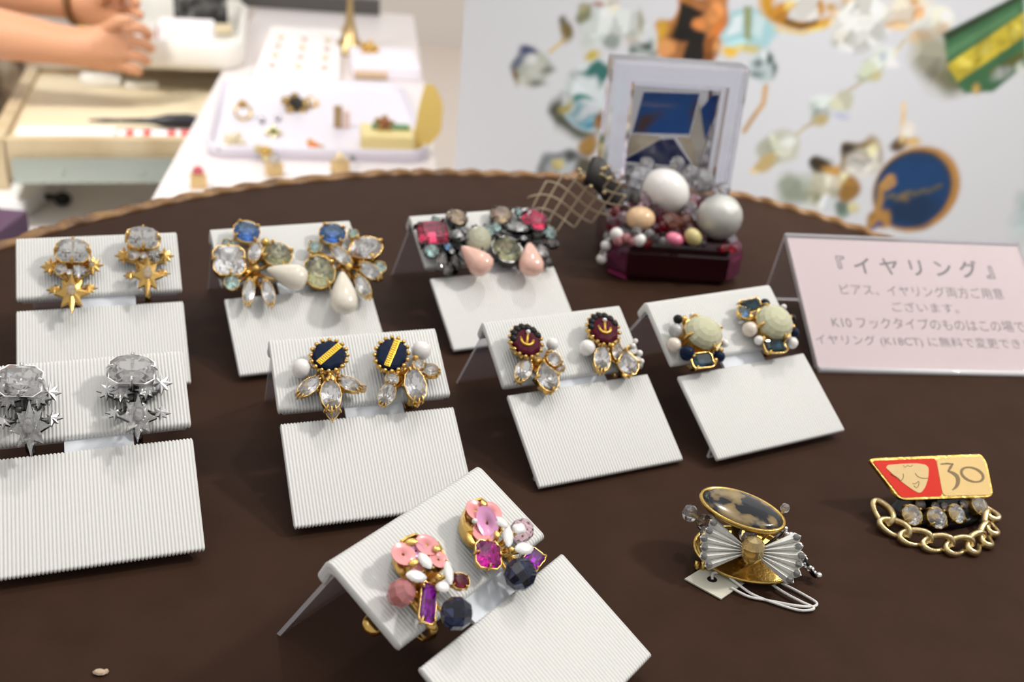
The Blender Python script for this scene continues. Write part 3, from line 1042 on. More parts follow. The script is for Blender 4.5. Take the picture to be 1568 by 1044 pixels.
for x in (60, 150, 230):
    g.sphere((x, -9.2, -37), 4, 8, 0, True, Md, (1, .4, 1))
g.ob('slide_rail', mat('grey steel', lin(168, 176, 165), 0.35, 0.6), drawer, label='grey metal drawer slide')
# things lying in the drawer
def at_drawer(x, y, z):
    return tuple(Md @ Vector((x, y, z)))
def dthing(g, name, m, label, cat, group=None):
    return tag(g.ob(name, m), label, cat, group)
dthing(G().box((10, 18, -6.7), (120, 52, 0), bev=2, M=Md), 'paper_sleeve', mat('white paper', lin(250, 246, 250), 0.5, noise=0.01), 'white paper strip lying in the drawer at left', 'paper')
lab = thing('label_strip', 'white strip with red print lying in the drawer under the black pen', 'label')
G().box((122, 18, -6.7), (252, 48, -2), bev=1, M=Md).ob('strip', mat('white paper', lin(250, 246, 250), 0.5), lab)
g = G()
for x, w_ in ((132, 9), (152, 9), (180, 10), (196, 12), (216, 10), (236, 14)):
    g.box((x, 20, -2.2), (x + w_, 45, -1.8), M=Md)
g.ob('red_print', mat('red print', (0.70, 0.09, 0.09), 0.5), lab, label='red printed marks')
pen = thing('brush_pen', 'black brush pen lying across the open drawer', 'pen')
g = G().tube([at_drawer(*p) for p in ((125, 64, 4), (160, 64, 4), (180, 64, 4), (205, 64, 4), (222, 64, 4))], [2.5, 4, 8.5, 9.5, 6], 12)
g.ob('barrel', mat('black plastic', (0.015, 0.016, 0.022), 0.3), pen)
G().tube([at_drawer(*p) for p in ((88, 64, 4), (106, 64, 4), (125, 64, 4))], [1.2, 3, 2.6], 8).ob('tip', mat('dark plastic', (0.02, 0.02, 0.03), 0.4), pen)
dthing(G().box((60, 275, -6.7), (115, 300, 7), bev=3, M=Md), 'white_eraser', mat('white rubber', lin(240, 240, 235), 0.6), 'small white block at the rear of the drawer, under the hands', 'block')
dthing(G().box((120, 262, -6.7), (165, 280, 3), bev=3, M=Md), 'white_clip_box', mat('white rubber', lin(240, 240, 235), 0.6), 'smaller white block beside the first in the drawer', 'block')
# white box with black knob on the low cabinet
wb = thing('white_box', 'white box with a round black knob on the low white cabinet', 'box')
G().box((-735, 1205, -299.5), (-622, 1330, -275), bev=3).ob('body', mat('matt white', lin(238, 238, 236), 0.6, noise=0.01), wb)
G().sphere((-600, 1262, -291), 11, 14, 0, True, None, (1, 1, .8)).tube([(-624, 1262, -290), (-600, 1262, -291)], 4, 8).ob('knob', BLACKM, wb, label='round black knob')
G().box((-600, 905, -299.5), (-430, 1160, -292), bev=2, M=Matrix.Identity(4)).ob('paper_stack', mat('white paper', lin(250, 246, 250), 0.5))
tag(bpy.data.objects['paper_stack'], 'stack of white sheets lying on the low cabinet under the drawer', 'paper')
pb = G().box((-520, 735, -299.5), (-434, 845, -140), bev=3, M=Matrix.Identity(4))
tag(pb.ob('purple_box', mat('dark purple card', (0.075, 0.03, 0.075), 0.5)), 'dark purple box at the left edge, beyond the silver earrings', 'box')

# white caddy behind the drawer, with its contents
cd = thing('white_caddy', 'white rounded tray with tall rim behind the drawer, near the hands', 'tray', (-545, 1565, -150), (0, 0, R(14)))
P = roundrect(-84, -150, 104, 190, 45, 8)
IN = [(x * .86, y * .9) for x, y in P]
g = G().rings([[(x * .97, y * .97, 0) for x, y in P], [(x, y, 8) for x, y in P], [(x, y, 34) for x, y in P], [(x * .95, y * .97, 40) for x, y in P], [(x * .9, y * .94, 38) for x, y in P], [(x, y, 6) for x, y in IN]], 0, True)
g.ob('tray_body', mat('white plastic', lin(238, 235, 228), 0.35, noise=0.01), cd)
ct = thing('white_carton', 'white carton with a red end lying in the white caddy', 'box', (-507, 1500, -143.3), (0, 0, R(14)))
G().box((-36, -18, 0), (40, 30, 44), bev=4).ob('carton', mat('white paper', lin(250, 246, 250), 0.5), ct)
G().box((-39, -14, 6), (-35.5, 22, 36), bev=1).ob('red_end', mat('red brown end', (0.42, 0.09, 0.08), 0.5), ct, label='red end cap')
SPECK = ramp_mat('black speckled cloth', [(0.45, (0.012, 0.012, 0.012)), (0.6, (0.10, 0.10, 0.10)), (0.72, (0.55, 0.55, 0.54))], 60, 0.7, detail=6)
mb = thing('speckled_pouch', 'black and grey speckled flat pouch standing at the back of the caddy', 'pouch', (-530, 1640, -142), (0, 0, R(14)))
G().box((-38, -4, 14), (42, 8, 96), bev=3).ob('pouch_body', SPECK, mb)
G().box((-44, -9, 0), (48, 12, 16), bev=3).ob('cream_edge', LINER, mb, label='cream lower edge')

# ---------------------------------------------------------------- jewellery laid out on the white counter
def tframe(x, y, z, a):
    return Matrix.Translation((x, y, z)) @ Matrix.Rotation(R(a), 4, 'Z')
tray = thing('jewellery_tray', 'white rounded tray of gold jewellery on the counter, just beyond the board', 'tray', (-230, 1090, -150), (0, 0, R(13)))
P = roundrect(-118, -5, 122, 300, 26, 8)
g = G().rings([[(x, y, 0) for x, y in P], [(x * 1.0, y, 13) for x, y in P], [(x * .985, 147 + (y - 147) * .99, 15) for x, y in P], [(x * .965, 147 + (y - 147) * .975, 13) for x, y in P], [(x * .95, 147 + (y - 147) * .965, 6) for x, y in P]], 0, True)
g.ob('tray_body', mat('white tray', lin(224, 219, 230), 0.3, noise=0.01), tray)
BG = mat('jeweller gold', (0.72, 0.47, 0.14), 0.25, 1.0, noise=0.1)
def jring(x, y, z, r, a, label, stonec='gold', group='gold jewels on the white tray', tilt=60):
    t = thing('finger_ring', label, 'ring', (x, y, z), (R(tilt), 0, R(a)), group)
    n = 26
    G().tube([(r * math.cos(2 * math.pi * k / n), r * math.sin(2 * math.pi * k / n), 0) for k in range(n)], 1.7, 8, True, M=Matrix.Translation((0, r * .3, 0))).ob('band', BG, t)
    G().sphere((0, r * 1.3, 0), r * .62, 10, 0, False).ob('stone', glass(stonec) if stonec in GEMC else SOLID[stonec], t, label='set stone')
    return t
def jear(x, y, z, s, a, label, m1, m2, group='gold jewels on the white tray', n=5):
    s *= 1.35
    t = thing('earring', label, 'earring', (x, y, z), (R(38), 0, R(a)), group)
    g = G().sphere((0, 0, s * .5), s * .48, 10, 0, False)
    g.ob('centre_stone', m1, t)
    g = G()
    for k in range(n):
        q = 2 * math.pi * k / n
        g.sphere((s * .6 * math.cos(q), s * .6 * math.sin(q), s * .35), s * .33, 8, 0, False)
    g.tube([(0, 0, s * .1), (s * .2, -s * .9, s * .2)], s * .16, 6)
    g.ob('petals', m2, t)
    return t
TZ = -143.5
jring(-341, 1197, TZ + 6, 9, 20, 'gold ring with round gold top, left rear of the white tray')
jear(-296, 1262, TZ, 15, 40, 'black and gold earring lying at the rear of the white tray', mat('black stone', (0.02, 0.016, 0.012), 0.15), mat('old gold petals', (0.42, 0.28, 0.10), 0.25, 0.9))
jear(-281, 1285, TZ, 9, 40, 'round yellow pearl stud next to the black and gold earring', SOLID['cream'], BG)
jear(-293, 1147, TZ, 8, 20, 'green and gold earring in the middle of the white tray', mat('olive stone', (0.20, 0.22, 0.07), 0.2), mat('pale gold petals', (0.72, 0.62, 0.34), 0.3, 0.7), n=4)
jear(-323, 1096, TZ, 11, 0, 'pale beige rosette earring at the left front of the white tray', mat('pale beige', (0.66, 0.56, 0.36), 0.3), mat('beige petals', (0.74, 0.66, 0.48), 0.3))
jear(-285, 1068, TZ, 10, 60, 'yellow gold drop earring near the front rim of the white tray', BG, mat('pale gold petals', (0.72, 0.62, 0.34), 0.3, 0.7), n=3)
jear(-237, 1102, TZ, 10, 10, 'orange stone earring near the front of the white tray', mat('orange stone', (0.75, 0.22, 0.04), 0.2, coat=.5), mat('copper petals', (0.62, 0.36, 0.14), 0.3, 0.8), n=3)
bar = thing('pendant', 'slim brown and pink bar pendant standing in the white tray', 'pendant', (-229, 1199, TZ), (0, 0, R(13)), 'gold jewels on the white tray')
G().box((-5, -3, 0), (5, 3, 26), bev=1.5).ob('bar', mat('brown gold', (0.45, 0.32, 0.16), 0.3, 0.7), bar)
G().box((6, -3, 0), (14, 3, 20), bev=1.5).ob('pink_bar', mat('pale pink', (0.75, 0.55, 0.48), 0.4), bar)
for i, (x, y) in enumerate(((-317, 1190), (-330, 1068), (-190, 1078), (-302, 1205))):
    t = tag(G().sphere((x, y, TZ + 3), 4.2, 10, 0, False).ob('stud', mat('grey stud', (0.32, 0.32, 0.34), 0.3, 0.6)), ('small grey stud near the gold ring on the white tray', 'small grey stud at the left front rim of the white tray', 'small grey stud before the yellow card stand', 'small grey stud beside the black and gold earring')[i], 'stud', 'grey studs on the white tray')
# yellow card stand with its brooch
ys = thing('yellow_card_stand', 'folded yellow card stand at the right end of the white tray', 'card stand', (-155, 1118, TZ + .3), (0, 0, R(12)))
G().box((-32, -12, 0), (26, 40, 22), bev=2).ob('card_base', mat('pale yellow card', (0.80, 0.66, 0.30), 0.5, noise=0.02), ys)
g = G().prism(roundpoly([(20, 0), (40, 0), (60, 20), (62, 52), (52, 72), (42, 74), (35, 52), (30, 26)], 6), -1.5, 1.5, M=Matrix.Translation((0, 6, 0)) @ Matrix.Rotation(R(12), 4, 'Z') @ Matrix.Rotation(R(82), 4, 'X'))
g.ob('card_wing', mat('bright yellow card', (0.86, 0.62, 0.18), 0.5, noise=0.02), ys, label='bright yellow upright card')
G().box((-20, 14, 22), (22, 24, 27), bev=1).ob('green_strip', mat('green felt', (0.20, 0.36, 0.20), 0.7), ys, label='green strip')
jear(-166, 1138, TZ + 23.5, 10, 30, 'brown and red brooch lying on the yellow card stand', mat('brown stone', (0.32, 0.12, 0.05), 0.25), mat('dark gold petals', (0.45, 0.28, 0.10), 0.3, 0.8), None, 5)
jear(-182, 1163, TZ, 9, 30, 'small gold flower behind the yellow card stand', BG, mat('pale gold petals', (0.72, 0.62, 0.34), 0.3, 0.7), None, 5)
# the second display further back
pad = thing('display_pad', 'white display pad with rows of tiny pale studs, farther along the counter', 'display pad', (-385, 1410, -150), (0, 0, R(10)))
G().box((0, 0, 0), (115, 320, 12), bev=4).ob('pad', mat('white felt', lin(250, 244, 242), 0.7, noise=0.01), pad)
for i in range(12):
    r_, c_ = divmod(i, 3)
    p = Matrix.Translation((-385, 1410, -150)) @ Matrix.Rotation(R(10), 4, 'Z') @ Vector((22 + c_ * 36, 30 + r_ * 62, 12))
    m = (mat('pale pink stud', (0.72, 0.56, 0.52), 0.3), mat('pale gold stud', (0.76, 0.66, 0.48), 0.3))[i % 2]
    tag(G().sphere((p.x, p.y, p.z + 3.5), 5.5, 8, 0, False, None, (1, 1, .7)).ob('stud', m), 'tiny pale %s stud earring, %s of the %s row on the white pad' % ('pink' if i % 2 == 0 else 'gold', ('left', 'middle', 'right')[c_], ('nearest', 'second', 'third', 'farthest')[r_]), 'stud', 'pale %s studs on the white pad' % ('pink' if i % 2 == 0 else 'gold'))
tr = thing('jewellery_tree', 'slim gold jewellery tree with conical foot on the counter', 'jewellery stand', (-296, 1640, -150))
TG = mat('pale gold lacquer', (0.62, 0.45, 0.22), 0.3, 0.8, noise=0.05)
G().lathe([(30, 0), (30, 2), (14, 20), (7, 48), (4.5, 70), (4.5, 150)], 20).ob('stem', TG, tr)
g = G()
for z, a in ((92, 10), (118, 70), (140, -30)):
    q = Vector((math.cos(R(a)), math.sin(R(a)), 0))
    g.tube([tuple(-q * 52 + Vector((0, 0, z + 8))), tuple(-q * 20 + Vector((0, 0, z))), (0, 0, z), tuple(q * 20 + Vector((0, 0, z))), tuple(q * 52 + Vector((0, 0, z + 8)))], 2.0, 8)
g.ob('arms', TG, tr)
G().sphere((0, 0, 95), 11, 12, 0, True).ob('knot', mat('amber gold', (0.60, 0.35, 0.06), 0.3, 0.7), tr, label='amber gold knot')
wbx = thing('white_display_box', 'white display box at the right edge of the counter, carrying gold brooches', 'box', (-262, 1470, -150), (0, 0, R(12)))
G().box((0, 0, 0), (98, 130, 18), bev=3).ob('box_body', mat('white lilac box', lin(244, 238, 248), 0.5, noise=0.01), wbx)
G().box((4, -6, 3), (50, 0, 11), bev=1).ob('wooden_bar', mat('tan bar', (0.66, 0.48, 0.30), 0.5), wbx, label='tan wooden bar')
jear(-255, 1575, -132, 12, 20, 'amber gold brooch on the white display box, nearest', BG, mat('amber petals', (0.65, 0.38, 0.07), 0.3, 0.8), 'brooches on the white display box')
jear(-215, 1608, -149.5, 12, 60, 'amber gold brooch behind the white display box', BG, mat('amber petals', (0.65, 0.38, 0.07), 0.3, 0.8), 'brooches on the white display box')
jear(-296, 1466, -149.5, 9, 60, 'gold drop left of the white display box', BG, mat('pale gold petals', (0.72, 0.62, 0.34), 0.3, 0.7), None, 3)
jear(-330, 1760, -149.5, 9, 60, 'pale gold flower beyond the jewellery tree', BG, mat('pale gold petals', (0.72, 0.62, 0.34), 0.3, 0.7), None, 5)
# little cubes along the near edge
for i, (x, y, c, l) in enumerate(((-323, 970, mat('rose red stone', (0.55, 0.10, 0.12), 0.2, coat=.5), 'gold cube with a rose red stone at the near left of the counter'), (-262, 1026, glass('clear'), 'gold cube with a sparkling crystal just beyond the rattan rim'), (-199, 1055, mat('pale gold stone', (0.75, 0.6, 0.36), 0.3), 'pale gold cube beyond the rattan rim, near the tray'))):
    t = thing('charm', l, 'charm', (x, y, -150), (0, 0, R(20 + 15 * i)), 'cube charms along the near counter edge')
    G().box((-8, -7, 0), (8, 7, 14), bev=2).ob('cube', mat('tan gold cube', (0.70, 0.50, 0.24), 0.35, 0.5), t)
    G().sphere((0, 0, 16.5), 5.5, 10, 0, False).ob('stone', c, t)
tb = thing('dark_tray', 'dark grey shallow tray at the far end of the counter', 'tray', (-425, 1958, -150), (0, 0, R(9)))
G().box((-125, -12, 0), (125, 20, 26), bev=2).ob('tray_body', mat('dark grey', (0.10, 0.095, 0.09), 0.5), tb)
G().box((-122, -9, 26), (122, 17, 30), bev=1).ob('tray_lining', mat('mid grey', (0.3, 0.29, 0.28), 0.6), tb)

# ---------------------------------------------------------------- shop assistant leaning in at the left
SKIN = mat('skin', lin(208, 152, 116), 0.5, noise=0.05, nscale=40, sss=0.1)
V, E_, RD = [], [], []
def joint(p, r, par=None):
    V.append(p); RD.append(r)
    if par is not None:
        E_.append((par, len(V) - 1))
    return len(V) - 1
pel = joint((-1.00, 1.60, -.22), .13)
ab = joint((-.99, 1.59, -.02), .115, pel)
ch = joint((-.98, 1.57, .18), .125, ab)
nk = joint((-.97, 1.555, .36), .05, ch)
hd = joint((-.955, 1.545, .46), .072, nk)
hd2 = joint((-.95, 1.54, .55), .07, hd)
for sy in (-1, 1):
    hip = joint((-1.0, 1.60 + sy * .085, -.34), .085, pel)
    kn = joint((-1.0, 1.60 + sy * .085, -.65), .055, hip)
    an = joint((-1.01, 1.60 + sy * .085, -.98), .036, kn)
    joint((-.90, 1.60 + sy * .09, -1.02), .032, an)
def arm(sh, el, fa, wr, palm, kn):
    s = joint(sh, .05, ch); e = joint(el, .04, s); f = joint(fa, .034, e); w_ = joint(wr, .0235, f); p_ = joint(palm, .03, w_)
    return p_
pa = arm((-.94, 1.40, .22), (-.78, 1.25, -.075), (-.668, 1.288, -.092), (-.572, 1.31, -.106), (-.548, 1.322, -.103), None)
pb_ = arm((-.96, 1.75, .22), (-.82, 1.45, -.03), (-.717, 1.405, -.058), (-.618, 1.40, -.066), (-.585, 1.395, -.07), None)
def finger(root, pts, r=.0088):
    k = root
    for i, p in enumerate(pts):
        k = joint(p, r * (1 - .1 * i), k)
for pts in ([(-.528, 1.338, -.080), (-.513, 1.352, -.082), (-.506, 1.366, -.096)], [(-.527, 1.336, -.096), (-.510, 1.349, -.100), (-.503, 1.360, -.112)], [(-.530, 1.332, -.112), (-.514, 1.344, -.117), (-.507, 1.354, -.127)], [(-.536, 1.326, -.126), (-.521, 1.336, -.132), (-.514, 1.345, -.138)], [(-.545, 1.318, -.080), (-.526, 1.312, -.066), (-.510, 1.318, -.066)]):
    finger(pa, pts)
for pts in ([(-.556, 1.392, -.052), (-.537, 1.384, -.050), (-.522, 1.372, -.058)], [(-.553, 1.390, -.066), (-.533, 1.381, -.066), (-.518, 1.370, -.072)], [(-.554, 1.388, -.080), (-.536, 1.379, -.082), (-.521, 1.369, -.088)], [(-.560, 1.386, -.093), (-.543, 1.377, -.098), (-.530, 1.367, -.103)], [(-.572, 1.380, -.054), (-.556, 1.366, -.044), (-.542, 1.356, -.046)]):
    finger(pb_, pts, .008)
me = bpy.data.meshes.new('body')
me.from_pydata(V, E_, [])
ob = bpy.data.objects.new('body_source', me)
COL.objects.link(ob)
md = ob.modifiers.new('skin', 'SKIN')
for i, r in enumerate(RD):
    me.skin_vertices[0].data[i].radius = (r, r)
me.skin_vertices[0].data[0].use_root = True
md.use_smooth_shade = True
sb = ob.modifiers.new('sub', 'SUBSURF'); sb.levels = 2; sb.render_levels = 2
dg = bpy.context.evaluated_depsgraph_get()
bm_ = bpy.data.meshes.new_from_object(ob.evaluated_get(dg))
bpy.data.objects.remove(ob)
bm_.name = 'body'
bm_.materials.clear(); bm_.materials.append(SKIN)
person = thing('person', 'person at the left edge in patterned skirt, hands clasped over the open drawer', 'person', (-1000, 1600, -1050))
def place(name, m, label=None):
    o = link(name, m, person, label=label)
    o.location = (1.0, -1.6, 1.05)
    return o
place('body', bm_)
def pg(g, name, m, label=None):
    return place(name, g.mesh(name, m), label)
g = G().lathe([(128, -330), (150, -180), (140, 0), (138, 150), (150, 240), (120, 310), (60, 345)], 24, 0, True, Matrix.Translation((-990, 1582, 0)) @ Matrix.Diagonal((.92, 1.25, 1, 1)))
pg(g, 'blouse', mat('dark blouse', (0.04, 0.035, 0.035), 0.8), 'dark blouse')
g = G().lathe([(190, -760), (186, -600), (175, -420), (160, -260), (145, -170), (135, -150)], 28, 0, True, Matrix.Translation((-985, 1590, 0)) @ Matrix.Diagonal((1.2, 1.2, 1, 1)))
pg(g, 'skirt', ramp_mat('brown patterned skirt', [(0.35, (0.10, 0.06, 0.035)), (0.5, (0.34, 0.25, 0.16)), (0.65, (0.55, 0.46, 0.36)), (0.8, (0.2, 0.11, 0.06))], 22, 0.8, detail=3), 'brown patterned skirt')
g = G().sphere((-962, 1542, 520), 105, 18, 0, True, None, (1, .95, 1.08)).sphere((-1000, 1545, 450), 90, 14, 0, True, None, (.7, 1, 1.2))
pg(g, 'hair', mat('dark hair', (0.02, 0.014, 0.01), 0.5), 'dark hair')
g = G().sphere((-884, 1520, 515), 9, 8).sphere((-884, 1566, 515), 9, 8)
pg(g, 'eyes', mat('dark eyes', (0.03, 0.02, 0.02), 0.2))
g = G().sphere((-874, 1543, 488), 13, 8, 0, True, None, (1.2, .7, 1.2))
pg(g, 'nose', SKIN)
g = G().sphere((-884, 1543, 455), 14, 8, 0, True, None, (.5, 1.3, .35))
pg(g, 'mouth', mat('lips', (0.5, 0.16, 0.13), 0.4))
wa = thing('bracelet', 'gold and brown bracelet on the wrist above the open drawer', 'bracelet', (-618, 1400, -66), (R(90), 0, R(90)))
n = 24
G().tube([(27 * math.cos(2 * math.pi * k / n), 27 * math.sin(2 * math.pi * k / n), 0) for k in range(n)], 4.5, 8, True).ob('band', mat('brown leather', (0.16, 0.07, 0.02), 0.5), wa)
G().sphere((0, -27, 6), 10, 12, 0, True, None, (1, .5, 1)).ob('dial', BG, wa, label='round gold dial')
# ---------------------------------------------------------------- the tray board everything stands on
BOARD_M = mat('dark brown leatherette', (0.042, 0.0205, 0.0125), 0.6, noise=0.22, nscale=55, bump=0.2, bscale=2600, spec=0.07)
RATTAN = ramp_mat('rattan wrap', [(0.25, (0.09, 0.04, 0.012)), (0.5, (0.24, 0.115, 0.035)), (0.75, (0.38, 0.22, 0.08))], 90, 0.5)
rim_pts = [(-272, 350), (-268, 405), (-240, 474), (-215, 511), (-184, 548), (-148, 580), (-99, 612), (-62, 627), (-20, 637), (25, 645), (85, 648), (138, 639), (174, 619), (207, 592), (250, 545), (290, 480), (312, 400), (316, 320), (300, 240), (265, 165), (210, 100), (130, 50), (40, 30), (-50, 42), (-130, 80), (-200, 140), (-245, 210), (-268, 285)]
def smooth_closed(P, n):
    out = []
    N = len(P)
    for i in range(N):
        p0, p1, p2, p3 = [np.array(P[(i + k) % N], float) for k in (-1, 0, 1, 2)]
        for j in range(n):
            t = j / n
            out.append(tuple(.5 * (2 * p1 + (p2 - p0) * t + (2 * p0 - 5 * p1 + 4 * p2 - p3) * t * t + (3 * p1 - p0 - 3 * p2 + p3) * t ** 3)))
    return out
rim2d = smooth_closed(rim_pts, 20)
board = thing('display_board', 'round dark brown display board with a rattan wrapped rim under all the jewellery', 'display board')
G().prism(rim2d, -8, 0).ob('top_panel', BOARD_M, board)
G().lathe([(88, -149.5), (94, -146), (80, -140), (70, -60), (86, -14), (92, -8)], 32, 0, True, Matrix.Translation((-30, 335, 0))).ob('pedestal', mat('dark wood', (0.05, 0.03, 0.02), 0.4), board)
g = G()
N = len(rim2d)
rings = []
for i in range(N):                                              # twisted rattan strands around the edge
    p = Vector(rim2d[i]); t = (Vector(rim2d[(i + 1) % N]) - Vector(rim2d[i - 1])).normalized()
    nr = Vector((t.y, -t.x))
    rg = []
    tw = i * 0.42
    for k in range(14):
        a = 2 * math.pi * k / 14
        r = 3.5 + 0.7 * math.cos(2 * (a + tw)) + random.uniform(-.18, .18)
        rg.append((p.x + nr.x * r * math.cos(a), p.y + nr.y * r * math.cos(a), -1.2 + r * 1.05 * math.sin(a)))
    rings.append(rg)
rings.append(rings[0])
g.rings(rings, 0, True, True, False, False)
g.ob('rattan_rim', RATTAN, board, label='twisted rattan edging')

# ---------------------------------------------------------------- earring stands
RIB = mat('ivory grosgrain ribbon', (0.785, 0.785, 0.765), 0.62, noise=0.03, nscale=900, bump=0.25, bscale=5000, spec=0.3)
PLATE = film('clear plastic sheet', (0.62, 0.60, 0.66), 0.30, 0.12)
EDGE = film('clear plastic lit edge', (0.85, 0.85, 0.9), 0.6, 0.1)  # paler, denser edge faces paint the lit rim of the sheet
TAB = film('milky plastic tab', (0.86, 0.90, 0.96), 0.86, 0.08)
PADT, PADL, PLT = 3.0, 1.9, 1.2

def offset_loop(P, d):
    n = len(P)
    out = []
    for i in range(n):
        a, b, c = Vector(P[i - 1]), Vector(P[i]), Vector(P[(i + 1) % n])
        t = ((b - a).normalized() + (c - b).normalized())
        t = t.normalized() if t.length > 1e-6 else (c - b).normalized()
        out.append((b.x + t.y * d, b.y - t.x * d))
    return out

def ribbed(prof, width, pitch=1.08, amp=.23):
    """closed 2D profile (depth, height) extruded along the width with raised ribs running up the slope"""
    area2 = sum(prof[i - 1][0] * prof[i][1] - prof[i][0] * prof[i - 1][1] for i in range(len(prof)))
    sg = 1 if area2 > 0 else -1
    nr = round(width / pitch)
    rings = []
    for k in range(nr * 4 + 1):
        u = -width / 2 + width * k / (nr * 4)
        ph = (k % 4)
        d = {0: -amp, 1: amp * .55, 2: amp, 3: amp * .55}[ph]
        if k in (0, nr * 4):
            d = -.9
        elif k in (1, nr * 4 - 1):
            d = -.15
        rings.append([(u, y, z) for y, z in offset_loop(prof, sg * d)])
    return G().rings(rings, 0, True)

def seg_plate(a, b, x0, x1, th, g):
    """flat sheet between two profile points (depth, height), thickness th below the line"""
    a, b = Vector(a), Vector(b)
    t = (b - a).normalized()
    n = Vector((-t.y, t.x))
    q = [a, b, b - n * th, a - n * th]
    V = [(x, p.x, p.y) for x in (x0, x1) for p in q]
    g.add(V, [(0, 1, 5, 4), (2, 3, 7, 6)], 0)
    g.add(V, [(1, 2, 6, 5), (3, 0, 4, 7), (0, 3, 2, 1), (4, 5, 6, 7)], 1)
    return g

FR = {}
def make_stand(key, label, params):
    x, y, th, t, tu, Wd, Hl, gap, Hu, v0, b = params
    root = thing('earring_stand', label, 'display stand', (x, y, 0), (0, 0, R(th)), 'ivory earring stands on the board')
    t1, t2 = R(t), R(t + tu)
    s1, s2 = Vector((math.cos(t1), math.sin(t1))), Vector((math.cos(t2), math.sin(t2)))
    n1, n2 = Vector((-s1.y, s1.x)), Vector((-s2.y, s2.x))
    h = s1 * (v0 + Hl)
    uB, uT = h + s2 * gap, h + s2 * (gap + Hu)
    # lower pad
    prof = roundpoly([tuple(p) for p in (s1 * v0, h, h - n1 * PADL, s1 * v0 - n1 * PADL)], .9, 4)
    ribbed(prof, Wd).ob('lower_pad', RIB, root)
    # ridge and rear leg
    ridge = uT + s2 * 1.6
    foot = Vector((b, 0.0))
    lg = (foot - ridge).normalized()
    ln = Vector((-lg.y, lg.x))
    inner = lambda p, n: p - n * PADT
    # upper pad: front face, rounded ridge, short flap down the back
    back = ridge + lg * 8.5
    k_in = ridge - (n2 + ln).normalized() * PADT * 1.15
    prof = roundpoly([tuple(p) for p in (uB, ridge, back, inner(back, ln), k_in, inner(uB, n2))], 2.2, 5)
    ribbed(prof, Wd).ob('upper_pad', RIB, root)
    g = G()
    low = lambda p: p - n1 * PADL
    a = low(s1 * v0)
    seg_plate(a + s1 * 5.5, low(h) - s1 * .6, -Wd * .47, Wd * .47, PLT, g)
    seg_plate(inner(uB, n2) + s2 * .5, k_in, -Wd * .47, Wd * .47, PLT, g)
    # the front foot: a short return down to the board
    p0 = a + s1 * 5.5 - n1 * .3
    seg_plate((p0.x + 1.2, 0.0), (p0.x + .2, p0.y), -Wd * .47, Wd * .47, PLT, g)
    # the rear leg
    seg_plate(k_in, foot, -Wd * .485, Wd * .485, PLT, g)
    g.ob('plastic_support', [PLATE, EDGE], root, label='clear folded plastic support')
    g = G()
    seg_plate(low(h) - s1 * 1.2 + n1 * .5, inner(uB, n2) + s2 * 1.2 + n2 * .9, -7.5, 12.5, PLT, g)
    g.ob('connecting_tab', [TAB, TAB], root, label='milky plastic tab between the two pads')
    # world frame of the upper pad face
    A = Vector((math.cos(R(th)), math.sin(R(th)), 0)); B = Vector((-math.sin(R(th)), math.cos(R(th)), 0))
    S2 = B * s2.x + Vector((0, 0, s2.y))
    FR[key] = (Vector((x, y, 0)) + B * uB.x + Vector((0, 0, uB.y)), A, S2, A.cross(S2))
    return root

STAND_LABELS = {
 'A': 'ivory ribbed earring stand nearest the viewer, turned, holding pink sequin earrings',
 'B': 'ivory ribbed earring stand holding the navy and gold striped earrings',
 'C': 'ivory earring stand holding dark red anchor earrings',
 'D': 'ivory earring stand beside the pink sign, holding round pale green earrings',
 'E': 'ivory earring stand left of the jewelled box, holding pink and olive earrings',
 'F': 'ivory earring stand at the back, holding blue topped earrings with pearl drops',
 'G': 'ivory earring stand at far left rear, holding gold star earrings',
 'H': 'ivory ribbed earring stand at left edge, holding silver star earrings',
}
for k in STANDS:
    make_stand(k, STAND_LABELS[k], STANDS[k])

# ---------------------------------------------------------------- earrings
ANCHOR_M = mat('gold print', (0.85, 0.50, 0.09), 0.4, 0.6)
def stone(parent, kind, col, loc, L, Wd, ang, metal, label=True, depth=None, tilt=(0, 0)):
    me = gem_mesh(kind, col)
    k = (L / 2, Wd / 2, (depth or min(L, Wd)) / 2)
    rot = Euler((R(tilt[0]), R(tilt[1]), R(ang)), 'XYZ')
    nm = GEMNAME.get(col, col)
    shape = {'round': 'round', 'oval': 'oval', 'nav': 'marquise', 'pear': 'pear shaped', 'bag': 'octagonal', 'sq': 'square', 'hex': 'large faceted'}[kind]
    o = link('gemstone', me, parent, loc, rot, [c * MM for c in k], f'{nm} {shape} stone' if label else None)
    return o

def put_setting(gem, kind, metal, balls=False):
    return link('setting', setting_mesh(kind, metal, balls), gem, label=None)

def fix(gem):
    return gem

